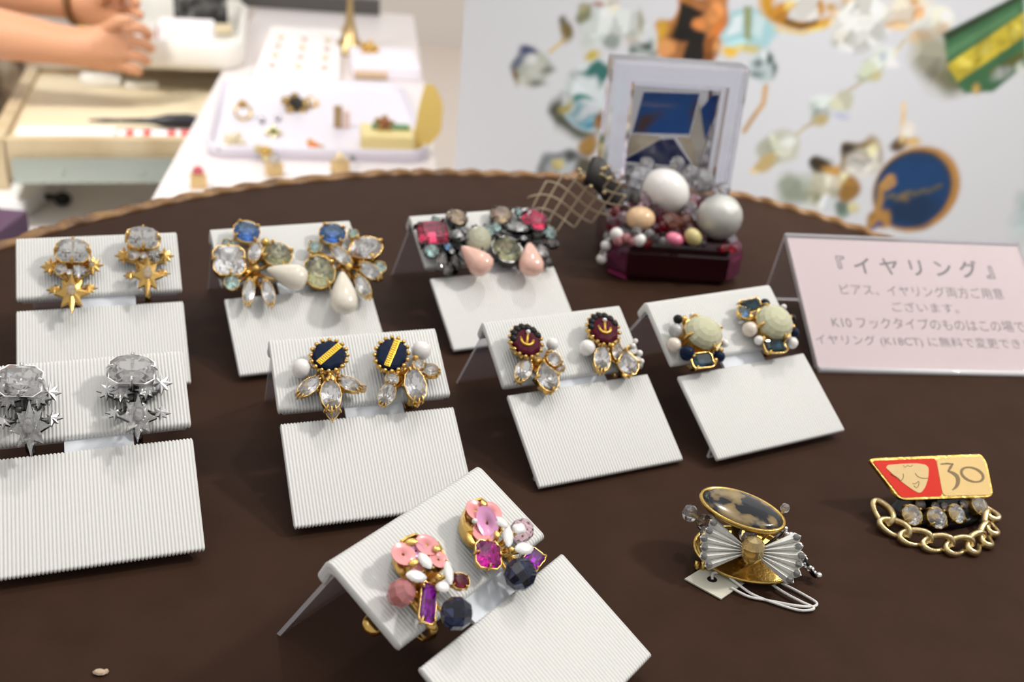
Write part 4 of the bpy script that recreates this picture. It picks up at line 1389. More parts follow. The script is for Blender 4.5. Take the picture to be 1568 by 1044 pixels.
EAR_LABELS = {
 'A': ('pink sequin flower earring, left of its pair, with a long purple stone', 'pink sequin flower earring, right of its pair, with a square magenta stone', 'pink sequin earrings'),
 'B': ('navy cabochon earring with gold stripe, left of its pair, pearl at its left', 'navy cabochon earring with gold stripe, right of its pair, pearl at its right', 'navy striped earrings'),
 'C': ('dark red earring with gold anchor and crystal drops, left of its pair', 'dark red earring with gold anchor and crystal drops, right of its pair', 'dark red anchor earrings'),
 'D': ('round pale green earring ringed by beads, left one with a striped bead', 'round pale green earring ringed by beads, right one with blue stone on top', 'pale green bead earrings'),
 'E': ('large cluster earring with octagonal pink stone and peach drop, left of its pair', 'large cluster earring with cushion pink stone and peach drop, right of its pair', 'pink and peach cluster earrings'),
 'F': ('blue topped cluster earring with pearl drop and square crystal, left of its pair', 'blue topped cluster earring with downward pearl drop, right of its pair', 'blue topped cluster earrings'),
 'G': ('gold star cluster earring with clear crystal dome, left of its pair', 'gold star cluster earring with clear crystal dome, right of its pair', 'gold star earrings'),
 'H': ('silver star cluster earring with clear crystal dome, at the photo edge', 'silver star cluster earring with clear crystal dome, right of its pair', 'silver star earrings'),
}
CLIP_END = (-25.7, 10.1)
rng = random.Random(11)
for (key, idx), comps in EARRINGS.items():
    o, a, s, n = FR[key]
    l0, l1, grp = EAR_LABELS[key]
    metal = SILVER if key == 'H' else GUN if key == 'E' else GOLD
    big = [c for c in comps if c[0] not in ('ball', 'leaf')]
    cu = sum(c[2] for c in big) / len(big)
    cw = max(4.0, sum(c[3] for c in big) / len(big))
    org = o + a * cu + s * cw
    M = Matrix((a, s, n)).transposed()
    root = thing('earring', (l0, l1)[idx], 'earring', org, M, grp)
    fr = G()
    fr.lathe([(3.4, .15), (3.8, .4), (3.6, .9), (1.2, 1.1)], 16)
    for kind, col, u, v, h, L, Wd, ang in comps:
        x, y = u - cu, v - cw
        loc = (x, y, h)
        # armature: a post under every component, joined to the back plate
        zb = max(.8, h - (L if not Wd else min(L, Wd)) * .45)
        fr.tube([(0, 0, .9), (x * .55, y * .55, min(1.6, zb)), (x * .97, y * .97, zb)], [.8, .6, .6], 6)
        if kind in ('round', 'nav', 'pear', 'bag', 'sq', 'hex', 'oval', 'flower'):
            kd = 'round' if kind == 'flower' else kind
            tl = (rng.uniform(-9, 9), rng.uniform(-9, 9))
            dp = min(L, Wd) * (1.25 if kind == 'hex' else 1)
            gem = stone(root, kd, col, loc, L, Wd, ang, metal, tilt=tl, depth=dp)
            if col != 'white':
                put_setting(gem, kd, metal)
        elif kind == 'cup':
            P = circle(L / 2, 18, Wd / 2)
            g = G()
            Mz = Matrix.Translation(loc) @ Matrix.Rotation(R(ang), 4, 'Z')
            wav = lambda k: .5 + .9 * (k % 3 == 0)
            g.rings([[(px * .7, py * .7, 1 - h) for px, py in P], [(px * .98, py * .98, 1.4 - h) for px, py in P], [(px * 1.04, py * 1.04, -.5) for px, py in P],
                     [(px * 1.02, py * 1.02, 1.2 + wav(k)) for k, (px, py) in enumerate(P)], [(px * .92, py * .92, 1.2 + wav(k)) for k, (px, py) in enumerate(P)], [(px * .88, py * .88, .6) for px, py in P]], 0, False, M=Mz)
            g.ob('bezel_cup', GOLD, root, label='gold scalloped cup')
        elif kind == 'seq':
            link('sequin', seq_mesh(SOLID[col]), root, loc, Euler((R(rng.uniform(-16, 16)), R(rng.uniform(-16, 16)), R(ang))), (L * .57 * MM, Wd * .57 * MM, L / 2 * MM), col + ' sequin disc')
        elif kind == 'leaf':
            link('gold_petal', leaf_mesh(), root, loc, Euler((0, R(rng.uniform(-15, 15)), R(ang))), (L / 2 * MM, Wd / 2 * MM, Wd / 2 * MM))
        elif kind == 'bead':
            link('bead', bead_mesh(col), root, loc, Euler((R(rng.uniform(0, 90)), R(rng.uniform(0, 90)), 0)), [L / 2 * MM] * 3, GEMNAME.get(col, col) + ' faceted bead')
        elif kind in ('pearl', 'ball'):
            m = SOLID[col]
            link('pearl' if kind == 'pearl' else 'bead', ball_mesh(m), root, loc, None, [L / 2 * MM] * 3, col + (' pearl' if col != 'pearl' else '') if kind == 'pearl' and col != 'pearl' else (col + ' bead' if kind == 'ball' else 'white pearl'))
        elif kind == 'stripebead':
            link('bead', unit('zebra', lambda: G().sphere((0, 0, 0), 1, 16).mesh('bead', ZEBRA)), root, loc, Euler((.6, .4, 0)), [L / 2 * MM] * 3, 'black and white striped bead')
        elif kind == 'drop':
            link('drop', drop_mesh(SOLID[col]), root, loc, Euler((0, 0, R(ang))), (L / 2 * MM, Wd / 2 * MM, Wd / 2 * MM * .85), ('peach' if col == 'peach' else 'ivory pearl') + ' teardrop')
        elif kind == 'cab':
            gem = link('cabochon', cab_mesh(col), root, loc, Euler((0, 0, R(ang))), (L / 2 * MM, Wd / 2 * MM, Wd / 2 * MM), GEMNAME.get(col, col) + ' domed stone')
            put_setting(gem, 'round', metal)
        elif kind == 'star':
            m = PAVE if (col == 'crystal') else SOLID[col]
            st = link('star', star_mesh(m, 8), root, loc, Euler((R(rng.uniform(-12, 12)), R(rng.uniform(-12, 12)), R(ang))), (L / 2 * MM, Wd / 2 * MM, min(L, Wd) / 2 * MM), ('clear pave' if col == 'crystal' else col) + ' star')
            if L > 8:
                link('gemstone', gem_mesh('round', 'crystal'), st, (0, 0, 400), None, (.3, .3, .3), 'clear round stone')
        elif kind in ('striped', 'anchor'):
            r1, r2 = L / 2, Wd / 2
            P = [(r1 * math.cos(R(q)) * (1 + .045 * math.cos(R(q * 8))), r2 * math.sin(R(q)) * (1 + .045 * math.cos(R(q * 8)))) for q in range(0, 360, 6)]
            Mz = Euler((0, 0, R(ang if kind == 'striped' else 0)))
            g = G()
            g.rings([[(px * .9, py * .9, -1.6) for px, py in P], [(px, py, -.6) for px, py in P], [(px * .97, py * .97, .1) for px, py in P], [(px * .82, py * .82, .55) for px, py in P], [(px * .4, py * .4, .75) for px, py in P]], 0, False)
            cab = g.ob('cabochon', SOLID['navy'] if kind == 'striped' else mat('garnet glass', (0.075, 0.001, 0.012), 0.15, spec=0.2), root, loc, Mz, 'navy oval cabochon' if kind == 'striped' else 'dark red oval cabochon')
            if kind == 'striped':
                g = G()
                for i in range(12):
                    xx = -r1 * .86 + (r1 * 1.72) * (i + .5) / 12
                    g.sphere((xx, -.42, .72 + .12), r1 * .078, 8, sc=(1, 1.15, .5)); g.sphere((xx, .42, .72 + .12), r1 * .078, 8, sc=(1, 1.15, .5))
                g.box((-r1 * .9, -r2 * .2, .45), (r1 * .9, r2 * .2, .84), bev=.12)
                g.ob('stripe', mat('bright gold leaf', (0.95, 0.62, 0.08), 0.3, 0.8), cab, label='gold stripe')
            else:
                Ma = Matrix.Rotation(R(-24 + idx * 6), 4, 'Z')
                g = G()
                g.tube([(0, 2.4, .95), (0, -2.2, .95)], .5, 6, M=Ma)
                g.tube([(-2.3 * math.sin(R(t)) * 1.05, .1 - 2.5 * math.cos(R(t)), .9) for t in range(-75, 76, 15)], .52, 6, M=Ma)
                g.add([(2.9, -.2, .9), (1.6, -.3, .9), (2.5, .7, .9), (2.4, -.2, 1.3)], [(0, 1, 2), (0, 1, 3), (1, 2, 3), (2, 0, 3)], M=Ma)
                g.add([(-2.9, -.2, .9), (-1.6, -.3, .9), (-2.5, .7, .9), (-2.4, -.2, 1.3)], [(0, 1, 2), (0, 1, 3), (1, 2, 3), (2, 0, 3)], M=Ma)
                g.ob('anchor', ANCHOR_M, cab, label='gold anchor emblem')
                link('pearl', ball_mesh(SOLID['pearl']), cab, tuple(Ma @ Vector((0, 3.1, 1.2))), None, [.85 * MM] * 3, 'tiny white pearl')
            g = G()
            for k in range(16):
                q = 2 * math.pi * k / 16
                g.sphere((r1 * 1.1 * math.cos(q), r2 * 1.1 * math.sin(q), -.35), .85, 8)
                q += math.pi / 16
                g.sphere((r1 * 1.08 * math.cos(q), r2 * 1.08 * math.sin(q), -1.9), .75, 8)
            P2 = circle(r1, 24, r2)
            g.rings([[(px * .8, py * .8, 1 - h) for px, py in P2], [(px * 1.02, py * 1.02, -2.4) for px, py in P2], [(px * 1.05, py * 1.05, -1.2) for px, py in P2], [(px, py, -1.2) for px, py in P2]], 0, True)
            if kind == 'anchor':          # black lacquered cusps along the upper rim
                g2 = G()
                for k in range(7):
                    q = R(15 + k * 25)
                    Mk = Matrix.Translation((r1 * .9 * math.cos(q), r2 * .9 * math.sin(q), .35)) @ Matrix.Rotation(q, 4, 'Z')
                    g2.sphere((0, 0, 0), 1.6, 8, sc=(1.0, 1.0, .5), M=Mk)
                g2.ob('black_cusps', BLACKM, cab, label='black scalloped upper rim')
            g.ob('setting', GOLD, cab)
    fr.ob('armature', GUN if key == 'H' else metal, root)  # gunmetal under the silver pair paints in depth shade
    # the clip: a bow round the pad's lower edge with a paddle behind
    cx = 0 if key != 'A' else (-5 if idx == 0 else 2)
    g = G()
    path = [(cx, -2, 1.0), (cx, -cw + .5, 1.1), (cx, -cw - 1.6, .2), (cx, -cw - 2.4, -2.2), (cx, -cw - 1.6, -5.2), (cx, -cw + 2, -6.6), (cx, 0, -6.4)]
    g.tube(path, 1.3, 8, flat=.45)
    g.sphere((cx, 0, -6.5), 3.6, 12, sc=(1, 1, .28))
    if (key, idx) == ('A', 0):
        q = CLIP_END
        g.tube([(cx, 0, -6.4), (cx - 4, 1, -8), (q[0] - cu, q[1] - cw, -9)], 1.2, 8)
        g.sphere((q[0] - cu, q[1] - cw, -9), 3.2, 12, sc=(1, 1, .6))
    g.ob('clip', GUN if key == 'E' else metal if key != 'H' else GUN, root)
# ---------------------------------------------------------------- jewelled box at the back of the board
YB = R(5)
box = thing('jewelled_box', 'wine red acrylic box with open clear lid, heaped with pearls and beads', 'ornament', (77, 518, 0), (0, 0, YB))
bx, by = 35.0, 31.0
def emerald(sx, sy, c):
    return [(sx, -sy + c), (sx, sy - c), (sx - c, sy), (-sx + c, sy), (-sx, sy - c), (-sx, -sy + c), (-sx + c, -sy), (sx - c, -sy)]
WINE = mat('wine acrylic', (0.13, 0.004, 0.03), 0.04, 0, 0.8, 1.49, coat=0.5)
DARKW = mat('dark wine core', (0.022, 0.004, 0.009), 0.12, coat=0.6)
g = G()
rs = []
for k, z, c in ((.93, 0, 9), (1.0, 4, 9), (1.0, 15, 9), (.95, 20.5, 8), (.90, 22, 8)):
    rs.append([(x * k, y * k, z) for x, y in emerald(bx, by, c)])
g.rings(rs, 0, False)
for fi in range(len(g.f) - 2):
    if fi % 8 in (1, 3, 5, 7):
        g.m[fi] = 1  # corner faces painted lighter, for light showing through the acrylic
base = g.ob('base_block', [WINE, mat('wine acrylic painted lighter', (0.50, 0.10, 0.24), 0.05, 0, 0.75, 1.49, coat=0.5)], box, label='dark wine red faceted acrylic base')
g = G().prism(roundrect(-bx * .74, -by * .99, bx * .74, by * .7, 2), 3, 19)
g.ob('core', DARKW, base, label='nearly black core')
# lid, standing open on the rear edge: square clear frame round a facetted centre
CLEARF = film('clear acrylic', (0.60, 0.60, 0.72), 0.34, 0.05)
CLEARG = mat('clear acrylic block', (0.86, 0.86, 0.95), 0.03, 0, 0.88, 1.45)
lid = thing('lid', '', '', (0, 0, 0))
del lid['label'], lid['category']
lid.parent = box
lid.location = (0, 30 * MM, 22 * MM)
lid.rotation_euler = (R(-3), 0, R(2))
def frame_ring(g, sx0, sx1, z0, z1, w0, w1, y0, y1, mi=0):
    """square ring: outer size at depth y0 (front) and y1 (rear), wall w0/w1"""
    loops = []
    for k, (yy, ww, ins) in enumerate(((y0, 0, 2), (y0 + 2, 0, 0), (y1, 0, 0), (y1, w1, 0), (y0 + 5, w0, 0), (y0, w0 - 3, 0))):
        a = ww + ins
        loops.append([(sx0 + a, yy, z0 + a), (sx1 - a, yy, z0 + a), (sx1 - a, yy, z1 - a), (sx0 + a, yy, z1 - a)])
    loops.append(loops[0])
    g.rings(loops, mi, False, True, False, False)
g = G()
frame_ring(g, -36, 36, 2, 76, 13, 15, -8, 12)
g.ob('lid_frame', CLEARG, lid, label='thick clear acrylic frame of the lid')
g = G()
g.add([(-22, 9, 16), (22, 9, 16), (22, 9, 62), (-22, 9, 62), (-22, 10, 16), (22, 10, 16), (22, 10, 62), (-22, 10, 62)], [(0, 1, 2, 3), (4, 7, 6, 5), (0, 4, 5, 1), (2, 6, 7, 3), (0, 3, 7, 4), (1, 5, 6, 2)])
g.ob('lid_back', CLEARF, lid)
# inner facets whose painted colours stand in for refraction through the lid
def facet(pts, name, m, label, d=1.0):
    n = len(pts)
    V = list(pts) + [(x, y + d, z) for x, y, z in pts]
    g = G().add(V, [tuple(range(n)), tuple(range(n, 2 * n))[::-1]] + [(i, (i + 1) % n, n + (i + 1) % n, n + i) for i in range(n)])
    g.ob(name, m, lid, label=label)
BLUEF = ramp_mat('painted blue refraction with bronze flecks', [(0.0, (0.02, 0.09, 0.32)), (0.52, (0.03, 0.12, 0.40)), (0.66, (0.10, 0.07, 0.08)), (1.0, (0.35, 0.20, 0.08))], 48, 0.15, coat=0.5, detail=1)
BLUE = mat('painted blue refraction', (0.016, 0.085, 0.34), 0.15, coat=0.5)
NAVYF = mat('deep painted blue refraction', (0.018, 0.028, 0.12), 0.15, coat=0.5)
SANDF = ramp_mat('painted sand and bronze refraction', [(0.2, (0.62, 0.52, 0.38)), (0.55, (0.7, 0.6, 0.46)), (0.75, (0.35, 0.24, 0.12))], 30, 0.2, coat=0.5)
CREAMF = mat('painted pale refraction', (0.66, 0.62, 0.56), 0.2, coat=0.5)
facet([(-20, 2, 37), (11, 2, 38), (13, 1, 60), (-17, 1, 59)], 'blue_refraction', BLUEF, 'blue square painted as refracted colour')
facet([(15, 1, 52), (20, 1, 36), (25, 0, 60), (20, 0, 60)], 'blue_side_refraction', BLUE, 'blue triangle painted as refracted colour')
facet([(12, 3, 37), (20, 3, 20), (21, 2, 35), (15, 2, 52), (14, 2, 56)], 'pale_refraction', CREAMF, 'pale patch painted as refracted colour')
facet([(-20, 3, 36), (-3, 3, 35), (-24, 3, 22)], 'sand_refraction', SANDF, 'sand patch painted as refracted colour')
facet([(-24, 2.5, 21), (-4, 2.5, 34), (3, 2.5, 35), (16, 2.5, 20)], 'dark_refraction', NAVYF, 'dark blue lower patch painted as refracted colour')
facet([(5, 3, 36), (13, 3, 36), (19, 3, 20), (17, 3, 20)], 'sand_corner_refraction', SANDF, 'bronze patch painted as refracted colour')
# the heap of pearls and beads glued on top
def on_box(px, py, pz):                       # world mm -> box local
    dx, dy = px - 77, py - 518
    c, s = math.cos(-YB), math.sin(-YB)
    return (dx * c - dy * s, dx * s + dy * c, pz)
def bpearl(w, r, m, name='pearl', label=None, sc=(1, 1, 1)):
    return link(name, ball_mesh(m, 20), box, on_box(*w), (rng.random(), rng.random(), 0), [r * MM * k for k in sc], label)
bpearl((72, 520, 37), 13.5, SOLID['pearl'], label='large white baroque pearl', sc=(1.0, .9, .95))
bpearl((99, 502, 32.5), 11.8, SOLID['greypearl'], label='large silvery grey baroque pearl')
bpearl((58.5, 496, 30), 7.0, mat('honey pearl', (0.78, 0.52, 0.30), 0.25, coat=0.5), label='honey coloured pearl', sc=(1.1, 1, .85))
link('bead', bead_mesh('orange', 8), box, on_box(76, 500, 28), (.3, .5, .2), (7.5 * MM, 6 * MM, 4.5 * MM), 'orange faceted bead')
link('bead', bead_mesh('orange', 8), box, on_box(83, 505, 27), (.9, .1, .2), (5 * MM, 5 * MM, 4.5 * MM), 'orange faceted bead')
bpearl((85, 487.5, 26), 4.4, mat('yellow bead', (0.62, 0.52, 0.22), 0.2, coat=0.5), 'bead', 'oval yellow bead', (1.15, 1, .9))
bpearl((76, 486.5, 24.5), 3.9, mat('pink bead', (0.80, 0.20, 0.32), 0.2, coat=0.5), 'bead', 'pink bead', (1.25, 1, .8))
for i, (x, y, z, r) in enumerate([(59.5, 526, 41, 8.5), (93, 537, 40, 7), (86, 536, 44, 4.5), (104, 533, 37, 4.5), (78, 534, 49, 4), (62, 533, 47, 4.5), (85, 510, 33, 3.6), (88, 508, 30, 3), (98, 545, 36, 4)]):
    link('bead', bead_mesh('clear', 10), box, on_box(x, y, z), (i * .7, i * .3, 0), [r * MM] * 3, 'clear faceted bead')
for i, (x, y, z, r, c) in enumerate([(47, 488, 23.5, 3.4, 'white'), (52, 486.5, 22.5, 3.0, 'pinkclear'), (56.5, 487, 26, 3.0, 'crystal'), (58.5, 485.5, 22.5, 3.4, 'white'), (63, 487.5, 25.5, 2.8, 'crystal'), (62.5, 485, 21.5, 2.6, 'red'), (55, 485, 21.5, 2.6, 'pinkclear'), (48, 485.3, 21, 2.6, 'pinkclear'),
        (66, 486.3, 24, 2.6, 'smoke'), (70, 486, 23, 2.3, 'crystal'), (72.6, 486, 23, 2.2, 'crystal'), (45, 494, 26, 3.4, 'wine'), (50, 497, 29, 4, 'rose'), (46, 500, 31, 3, 'red'), (52, 503, 32, 4, 'wine'), (66, 505, 31, 4.4, 'wine'), (66, 494, 26, 3.6, 'wine'), (90, 492, 24.5, 3.2, 'wine'),
        (101, 486.5, 22, 2.3, 'red'), (106, 489, 21.5, 2.2, 'red'), (42.5, 489, 16.5, 2.7, 'white'), (41.2, 488, 9.5, 2.7, 'white'), (41.8, 488, 13, 2, 'crystal'), (43, 491, 20.5, 2.5, 'crystal'), (56, 508, 36, 3.4, 'smoke'), (92, 517, 33, 4, 'wine'), (87, 520, 33, 5, 'rose'), (60, 513, 33, 6, 'rose'),
        (76, 493, 25, 3.5, 'wine'), (71, 497, 27, 3, 'red'), (84, 496, 27, 3, 'wine'), (90, 487, 23, 2.4, 'smoke')]):
    if c == 'white':
        bpearl((x, y, z), r, SOLID['pearl'], label='small white pearl')
    else:
        link('bead', bead_mesh(c, 8), box, on_box(x, y, z), (i, i * .4, 0), [r * MM] * 3, GEMNAME.get(c, c) + ' bead')
# plinth of glue under the heap so that the pile is carried
g = G()
g.lathe([(28, 21.8), (27, 24), (20, 27), (10, 28)], 20, 0, True, Matrix.Diagonal((1, .85, 1, 1)))
g.ob('bead_bed', mat('dark red beads in glue', (0.10, 0.008, 0.02), 0.2, coat=0.5, bump=1.0, bscale=500), box, label='dark red bed below the beads')
# diamond mesh veil at the left
g = G()
def veil(u, v):
    return on_box(1 + 44 * u + 8 * v, 508 + 7 * math.sin(u * 3.0) - 9 * v, 31 + 22 * u ** .8 - 21 * v + 3 * math.sin(u * 5 + v * 2))
NU = 5
for k in range(-NU, NU + 1):
    for sgn in (1, -1):
        path = []
        for j in range(25):
            v = j / 24
            u = (k / NU) + sgn * v * .6 + (0 if sgn > 0 else .6)
            if 0 <= u <= 1:
                path.append(veil(u, v))
        if len(path) > 2:
            g.tube(path, .45, 5)
g.ob('net_veil', mat('bronze net cord', (0.52, 0.42, 0.28), 0.45), box, label='bronze coloured diamond mesh veil')
g = G()
rows = []
for k in range(15):
    u = k / 14
    c = Vector(on_box(30 + 26 * u, 512 - 4 * u, 47 - 16 * u + 3 * math.sin(u * 7)))
    d = Vector((2, 3 + 2 * math.sin(u * 9), 6.5))
    rows.append([tuple(c - d), tuple(c), tuple(c + d), tuple(c + d + Vector((.4, .6, 0))), tuple(c + Vector((.4, .6, 0))), tuple(c - d + Vector((.4, .6, 0)))])
g.rings(rows, 0, True)
g.ob('ribbon', mat('black gauze ribbon', (0.02, 0.017, 0.016), 0.5), box, label='black gauze ribbon')
for i in range(10):
    link('bead', ball_mesh(mat('bronze bead', (0.45, 0.36, 0.2), 0.25, 0.8), 10), box, on_box(30 + rng.uniform(-6, 12), 504 + rng.uniform(-2, 3), 46 + rng.uniform(-8, 7)), None, [1.3 * MM] * 3, 'bronze bead')

# ---------------------------------------------------------------- sign
sign = thing('sign_holder', 'clear acrylic easel sign with pink card lettered in Japanese', 'sign', (135, 405, 0), (0, 0, R(9)))
st = R(31)
Msign = Matrix.Rotation(st, 4, 'X')
SW, SH = 120.0, 74.5
ACR = film('sign acrylic', (0.8, 0.8, 0.84), 0.10, 0.02)
ACRE = film('sign acrylic edge', (0.92, 0.92, 0.95), 0.75, 0.05)
g = G()
def sheet(g, x0, y0, x1, y1, z0, z1, M):
    V = [(x, y, z) for z in (z0, z1) for x, y in ((x0, y0), (x1, y0), (x1, y1), (x0, y1))]
    g.add(V, [(3, 2, 1, 0), (4, 5, 6, 7)], 0, False, M)
    g.add(V, [(0, 1, 5, 4), (1, 2, 6, 5), (2, 3, 7, 6), (3, 0, 4, 7)], 1, False, M)
sheet(g, 0, 0, SW, SH + .6, -.1, 1.3, Msign)
g.ob('front_panel', [ACR, ACRE], sign, label='clear front panel')
g = G(); sheet(g, 0, -.4, SW, SH + .6, -2.2, -.8, Msign)
g.tube([(0, -.5, .9), (SW, -.5, .9)], 1.5, 10, False, 1)
yr, zr = (SH + .6) * math.cos(st), (SH + .6) * math.sin(st)
ang = math.atan2(-zr, 10)
Mleg = Matrix.Translation((0, yr, zr)) @ Matrix.Rotation(ang, 4, 'X')
sheet(g, 0, 0, SW, math.hypot(zr, 10), -.4, 1.0, Mleg)
g.ob('rear_support', [ACR, ACRE], sign, label='clear rear panel and leg')
g = G().box((0.3, 0.8, -.75), (SW - .3, 73.4, -.2), M=Msign)
g.ob('card', mat('pale pink paper', (0.74, 0.59, 0.57), 0.6, noise=0.02), sign, label='pale pink card')
def lettering(text, cx, cy, wd, ht, M, parent, z, col, name='lettering', label=None, bold=0.0, space=1.0):
    cu = bpy.data.curves.new('lettering', 'FONT')
    cu.body = text
    cu.size = 1
    cu.space_character = space
    cu.offset = bold
    cu.extrude = 0.0
    cu.resolution_u = 3
    t = bpy.data.objects.new('lettering_curve', cu)
    COL.objects.link(t)
    dg = bpy.context.evaluated_depsgraph_get()
    me = bpy.data.meshes.new_from_object(t.evaluated_get(dg))
    bpy.data.objects.remove(t)
    xs = [v.co.x for v in me.vertices]; ys = [v.co.y for v in me.vertices]
    x0, x1, y0, y1 = min(xs), max(xs), min(ys), max(ys)
    for v in me.vertices:
        p = Vector((cx + ((v.co.x - x0) / (x1 - x0) - .5) * wd, cy + ((v.co.y - y0) / (y1 - y0) - .5) * ht, z))
        v.co = (M @ p) * MM
    me.name = name
    me.materials.clear()
    me.materials.append(col)
    return link(name, me, parent, label=label)
INK = mat('grey brown ink', (0.07, 0.05, 0.045), 0.6, noise=0)
INKL = mat('light brown ink', (0.13, 0.09, 0.085), 0.6, noise=0)
zt = -.17
lettering('『イヤリング』', 62, 58.5, 79, 10.5, Msign, sign, zt, INK, label='large heading in Japanese', bold=.012, space=1.55)
lettering('ピアス、イヤリング両方ご用意', 61.5, 44.6, 82, 6.4, Msign, sign, zt, INKL, label='first text line')
lettering('ございます。', 60.3, 35.6, 33, 5.6, Msign, sign, zt, INKL, label='second text line')
lettering('K10 フックタイプのものはこの場で', 59.8, 26.2, 95, 6.4, Msign, sign, zt, INKL, label='third text line')
lettering('イヤリング (K18CT) に無料で変更できます。', 59.5, 16.4, 114, 6.4, Msign, sign, zt, INKL, label='fourth text line')

# ---------------------------------------------------------------- crystal bow brooch
br = thing('bow_brooch', 'gold and crystal bow brooch topped by a smoky oval stone, front right', 'brooch', (79, 264, 0))
SMOKE = ramp_mat('smoky black and gold stone', [(0.3, (0.006, 0.008, 0.011)), (0.49, (0.010, 0.012, 0.016)), (0.53, (0.20, 0.14, 0.06)), (0.64, (0.30, 0.215, 0.09)), (1.0, (0.24, 0.2, 0.13))], 95, 0.2, coat=0.12, detail=3)
OLDG = mat('antique gold', (0.66, 0.45, 0.13), 0.28, 1.0, noise=0.15, bump=0.3)
Mc = Matrix.Translation((-2.2, 4.5, 19)) @ Matrix.Rotation(R(-16), 4, 'Z') @ Matrix.Rotation(R(0), 4, 'X') @ Matrix.Rotation(R(7), 4, 'Y')
P = circle(13.4, 40, 8.9)
g = G().rings([[(x * .96, y * .96, -.6) for x, y in P], [(x * .965, y * .965, .5) for x, y in P], [(x * .82, y * .82, 1.25) for x, y in P], [(x * .5, y * .5, 1.8) for x, y in P], [(x * .1, y * .1, 2.0) for x, y in P]], 0, True, M=Mc)
cabs = g.ob('oval_stone', SMOKE, br, label='smoky black and gold oval stone')
g = G().rings([[(x * .7, y * .7, -1.6) for x, y in P], [(x * 1.0, y * 1.0, -1.2) for x, y in P], [(x * 1.04, y * 1.04, -.4) for x, y in P], [(x * 1.03, y * 1.03, .5) for x, y in P], [(x * .97, y * .97, .62) for x, y in P], [(x * .955, y * .955, 0) for x, y in P]], 0, True, M=Mc)
g.ob('bezel', OLDG, cabs, label='gold bezel')
Mb = Matrix.Translation((1.0, 0.5, 4.4)) @ Matrix.Rotation(R(-13), 4, 'Z') @ Matrix.Rotation(R(14), 4, 'X')
P = circle(16.5, 36, 10.5)
g = G().rings([[(x * .9, y * .9, -1.2) for x, y in P], [(x, y, -.4) for x, y in P], [(x * 1.02, y * 1.02, 1.0) for x, y in P], [(x * .96, y * .96, 1.0) for x, y in P], [(x * .9, y * .9, 0) for x, y in P]], 0, True, M=Mb)
g.ob('base_plate', OLDG, br, label='oval gold dish')
g = G().tube([(0, 3, 4), (-1, 4, 11), (-2.2, 4.5, 18)], [4.2, 3.2, 3.6], 10)
g.ob('post', mat('dark brass', (0.10, 0.07, 0.03), 0.35, 0.8), br)
g = G()
for x in (-14.5, -12.5, -10.8):
    g.tube([(x, -3.2, 3.2), (x - .4, -4.2, 1.2), (x + .2, -3.4, .5)], .8, 8)
g.ob('clip', OLDG, br, label='coiled gold clip')
FAN = mat('ribbed crystal glass', (0.95, 0.95, 0.90), 0.08, 0, 0.12, 1.5, coat=0.6)
def fan(side):
    Mf = Matrix.Translation((0.2, -6.6, 11.5)) @ Matrix.Rotation(R(-8), 4, 'Z') @ Matrix.Rotation(R(52), 4, 'X')
    fo = None
    n = 6
    for k in range(n):
        a0 = -38 + 76 * k / n; a1 = -38 + 76 * (k + 1) / n
        mid = (a0 + a1) / 2
        if side < 0:
            a0, a1, mid = 180 - a0, 180 - a1, 180 - mid
        r0, r1 = 2.2, 14.6 + .5 * (k % 2)
        pt = lambda a, r, z: (r * math.cos(R(a)) * 1.02, r * math.sin(R(a)) * .86, z)
        V = [pt(a0, r0, 0), pt(mid, r0, 1.6), pt(a1, r0, 0), pt(mid, r0, -.9), pt(a0, r1, 0), pt(mid, r1 + .9, 2.3), pt(a1, r1, 0), pt(mid, r1, -1.2)]
        g = G().add(V, [(0, 1, 5, 4), (1, 2, 6, 5), (2, 3, 7, 6), (3, 0, 4, 7), (0, 3, 2, 1), (4, 5, 6, 7)], M=Mf)
        o = g.ob('crystal_blade', FAN, br if fo is None else fo)
        if fo is None:
            fo = o
            o.name = 'bow_wing'
            o['label'] = 'left crystal fan of the bow' if side < 0 else 'right crystal fan of the bow'
        tip = Mf @ Vector(pt(mid, r1 - .6, 1.6))
        link('crystal_bead', bead_mesh('ice', 8), fo, tuple(tip), (k, .5 * k, 0), [1.15 * MM] * 3)
fan(-1); fan(1)
o = G().sphere((0.3, -7.2, 12.6), 4.0, 10, 0, False, None, (1, .85, 1.2)).ob('centre_bead', mat('golden glass', (0.95, 0.72, 0.30), 0.05, 0.15, 0.7, 1.55, coat=0.6), br, label='golden faceted centre bead')
link('bead', bead_mesh('clear', 8), br, (-17.3, 8.2, 13), None, [2.7 * MM, 2.7 * MM, 3.0 * MM], 'clear pale bead')
link('bead', bead_mesh('smoke', 8), br, (-12.2, 5, 12), (.4, .5, 0), [3.6 * MM, 3.2 * MM, 3.0 * MM], 'smoky faceted bead')
link('bead', bead_mesh('clear', 8), br, (-11.0, 2.5, 10.5), (.4, .5, 0), [3.4 * MM] * 3, 'clear faceted bead')
link('bead', bead_mesh('clear', 8), br, (-.5, -1.5, 14), None, [3.0 * MM] * 3, 'clear faceted bead')
link('bead', bead_mesh('clear', 8), br, (12.5, 9.5, 17.5), None, [1.6 * MM] * 3, 'clear faceted bead')
g = G().tube([(-17.3, 8.2, 13), (-12.2, 5, 12), (-11, 2.5, 10.5), (-6, 2, 6)], .5, 6)
g.tube([(12.5, 9.5, 17.5), (8, 4, 12), (4, 3, 6)], .45, 6)
g.tube([(-.5, -1.5, 14), (0, 0, 6)], .6, 6)
g.tube([(0, -6.4, 11.5), (0, -3, 5)], 1.4, 8)
g.ob('wires', OLDG, br)
